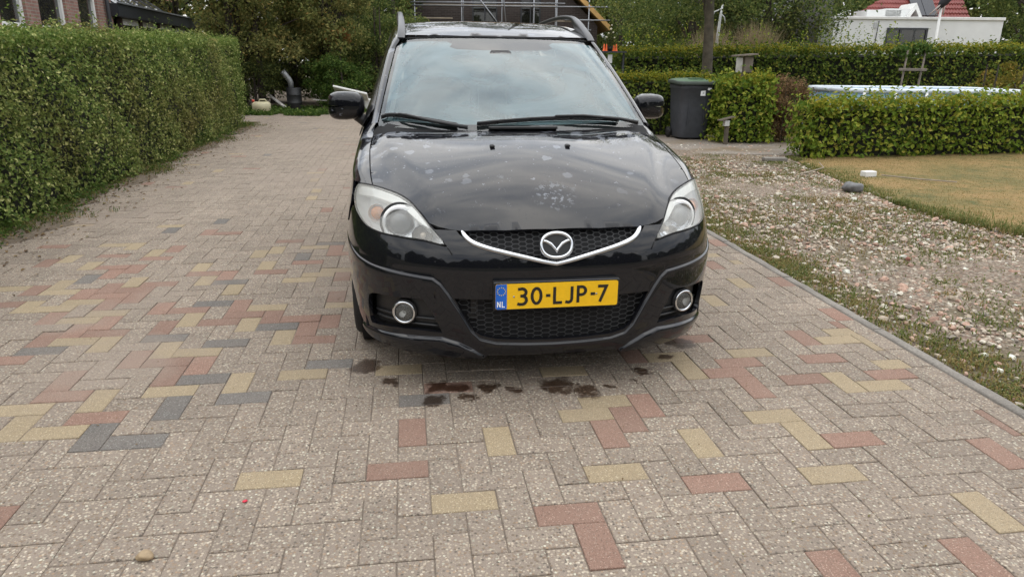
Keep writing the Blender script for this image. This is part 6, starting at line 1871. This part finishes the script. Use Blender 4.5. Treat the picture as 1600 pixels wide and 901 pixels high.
for k in (-1, 1):
    for y_ in (.35, 1.5):
        b = B(); b.lathe([(.0, -.08), (.26, -.09), (.29, -.06), (.29, .06), (.26, .09), (0, .08)], (k * .66, y_, .29), 'X', 20); b.build('wheel', RUB, van, True)
rk = empty('display_rack', (2.10, 16.75, 0), R(3), 'dark metal stand with a white notice between the car and the back hedge', 'stand')
for k in (-.33, .33):
    b = B(); b.box((k, 0, .8), (.04, .04, 1.6)); b.build('leg', lead, rk)
b = B(); b.box((0, 0, 1.615), (.74, .30, .03)); b.build('shelf', lead, rk)
b = B(); b.box((.02, -.045, 1.47), (.10, .006, .18)); b.build('notice', WHT, rk)
orange_p = simple('cone_orange', (.85, .14, .03), .5)
for k, (x, h) in enumerate(((-.115, .15), (-.06, .15), (.10, .13), (.155, .15))):
    c_ = empty('orange_cone', (2.10 + x, 16.75, 1.632), 0, None, 'cone', 'orange cones on the dark stand'); c_['label'] = ('outermost left orange cone on the dark stand', 'orange cone touching the left side of the potted plant', 'orange cone touching the right side of the potted plant', 'outermost right orange cone on the dark stand, nearest the hedge')[k]
    b = B(); b.lathe([(.038, 0), (.038, .01), (.026, .012), (.020, h * .55), (.010, h)], (0, 0, 0), 'Z', 14); b.build('cone', orange_p, c_, True)
pp = empty('potted_plant', (2.12, 16.78, 1.632), 0, 'small dark pot plant with white flower heads on the metal stand', 'pot plant')
b = B(); b.lathe([(.045, 0), (.06, .11), (.052, .11), (.0, .10)], (0, 0, 0), 'Z', 16); b.build('pot', BLK, pp, True)
P = rng.normal(0, 1, (420, 3)) * np.array([.055, .05, .09]) + np.array([0, 0, .22]); leaves('foliage', P, np.tile([0, 0, .5], (420, 1)), .035, darkg, pp)
for (x, z, r) in ((0, .46, .026), (-.05, .37, .02), (.05, .39, .02), (-.09, .29, .018), (.08, .28, .018), (.01, .54, .018)):
    b = B(); b.lathe([(.0, -r), (r * .7, -r * .7), (r, 0), (r * .7, r * .7), (0, r)], (x, -.05, z), 'Z', 12); b.build('flower', simple('cream_flower', (.70, .66, .50), .7), pp, True)
    b = B(); b.tube([(x * .3, -.02, .2), (x, -.05, z - r)], .004, 4); b.build('stem', twig, pp)

# ------------------------------------------------------------------ left background clutter
dr_o = empty('black_drum', (-6.22, 20.85, 0), 0, 'black plastic drum standing at the end of the drive with a pipe on it', 'drum')
b = B(); b.lathe([(.19, 0), (.205, .01), (.205, .2), (.212, .21), (.205, .22), (.205, .42), (.212, .43), (.205, .44), (.205, .60), (.195, .62), (0, .62)], (0, 0, 0), 'Z', 28); b.build('body', simple('drum_black', (.02, .021, .023), .5, 0, .2), dr_o, True)
ep = empty('grey_pipe', (-6.29, 20.85, .62), 0, 'grey flue pipe with bent open top standing on the black drum', 'pipe')
b = B(); b.tube([(0, 0, 0), (0, 0, .14), (-.03, -.02, .22), (-.13, -.05, .36), (-.19, -.07, .44)], [.078, .078, .08, .078, .078], 16); b.build('pipe', simple('galvanised', (.30, .31, .32), .4, .5, .2), ep, True)
b = B(); b.tube([(-.189, -.069, .438), (-.195, -.072, .447)], [.070, .070], 16); b.build('opening', DARK, ep)
jc = empty('jerrycan', (-6.78, 19.72, 0), R(12), 'cream plastic jerrycan with red cap lying at the foot of the hedge', 'jerrycan')
b = B(); b.box((0, 0, .15), (.46, .24, .28), bev=.05); b.build('body', simple('cream_plastic', (.50, .46, .30), .5, 0, .08), jc, True)
b = B(); b.lathe([(.035, 0), (.035, .05), (.0, .055)], (-.20, -.05, .29), 'Z', 14); b.build('cap', simple('red_cap', (.55, .07, .04), .5), jc, True)
b = B(); b.tube([(-.06, 0, .29), (-.03, 0, .345), (.10, 0, .345), (.14, 0, .29)], .02, 8); b.build('handle', MATS['cream_plastic'], jc, True)
for (p, q, lab) in (((-6.95, 20.9, .42), (-6.42, 20.6, .10), 'pale plank leaning against the left side of the black drum'), ((-6.0, 20.5, .02), (-5.75, 20.35, .02), 'short white board end lying right of the black drum'), ((-5.7, 20.9, .30), (-5.1, 20.8, .28), 'thin white pipe lying across the weeds near the black car')):
    v_ = Vector(q) - Vector(p); M_ = Matrix.Translation((Vector(p) + Vector(q)) / 2) @ v_.to_track_quat('X', 'Z').to_matrix().to_4x4()
    b = B(); b.box((0, 0, 0), (v_.length, .10 if 'plank' in lab else .06, .03), M=M_); tag(b.build('board', simple('pale_board', (.48, .46, .43), .7, 0, .15), None), lab, 'board')
b = B(); M_ = Matrix.Translation((-4.55, 20.6, .50)) @ Matrix.Rotation(R(12), 4, 'Y') @ Matrix.Rotation(R(-25), 4, 'X')
b.box((0, 0, 0), (.95, .5, .06), M=M_, bev=.015)
tag(b.build('white_board', white_p, None), 'white board lying tilted just behind the left wing mirror', 'board')
b = B(); b.box((-4.4, 20.95, .17), (.8, .3, .34), bev=.02); tag(b.build('white_box', white_p, None), 'white box under the tilted white board behind the wing mirror', 'box')
# loose stones lying about
def rock(name, loc, size, col, label, cat, sub=2, sq=.65):
    import bmesh
    bm = bmesh.new(); bmesh.ops.create_icosphere(bm, subdivisions=3, radius=1.0)
    for v in bm.verts:
        c = v.co.copy(); k = 1 + .13 * math.sin(3.1 * c.x + 2 * c.y + loc[0] * 9) + .10 * math.sin(4.3 * c.z - 2.7 * c.x + loc[1] * 7)
        v.co = Vector((c.x * k * size[0], c.y * k * size[1], c.z * k * size[2]))
    me = bpy.data.meshes.new(name); bm.to_mesh(me); bm.free()
    for p_ in me.polygons: p_.use_smooth = True
    o = finish(name, me, col); o.location = loc; o.rotation_euler = (0, 0, loc[0] * 3)
    return tag(o, label, cat)
rock('pebble', (-1.043, 1.714, .014), (.024, .017, .014), simple('pebble_tan', (.30, .22, .13), .7, 0, .2, 60), 'tan pebble lying on the paving at the lower left', 'pebble')
rock('stone', (3.90, 8.18, .05), (.115, .085, .065), simple('stone_grey', (.15, .15, .15), .85, 0, .25, 20, .5, 60), 'dark grey stone at the edge of the gravel below the lawn', 'stone')
rock('stone', (2.95, 5.15, .008), (.022, .018, .014), simple('stone_red', (.26, .11, .08), .85, 0, .2, 30), 'red brick lump in the middle of the gravel strip', 'stone')
b = B(); b.box((0, 0, .03), (.17, .10, .075), bev=.008); o = b.build('white_block', white_p, None); o.location = (4.66, 9.4, 0); o.rotation_euler = (0, 0, .3); tag(o, 'white block lying on the lawn edge above the gravel', 'block')
b = B(); b.box((0, 0, .02), (.34, .16, .05), bev=.006); o = b.build('concrete_slab', km.m, None); o.location = (3.95, 10.9, 0); tag(o, 'pale concrete slab at the corner of the low hedge', 'slab')
for i_, (pts_, lab) in enumerate((([(3.75, 9.35, .02), (4.0, 9.6, .03), (4.2, 9.72, .06), (4.23, 9.95, .10)], 'bare curved twig lying across gravel and lawn edge'), ([(4.78, 9.3, .03), (5.15, 9.05, .02), (5.5, 8.85, .02)], 'straight dry stick beside the white block on the lawn'))):
    b = B(); b.tube(pts_, [.008, .009, .007, .005][:len(pts_)], 6); tag(b.build('stick', simple('dry_stick', (.30, .25, .20), .9), None, True), lab, 'stick')
rock('red_petal', (-.86, 2.0, .004), (.008, .006, .004), simple('petal_red', (.55, .02, .05), .6), 'tiny red petal lying on the grey pavers', 'petal')
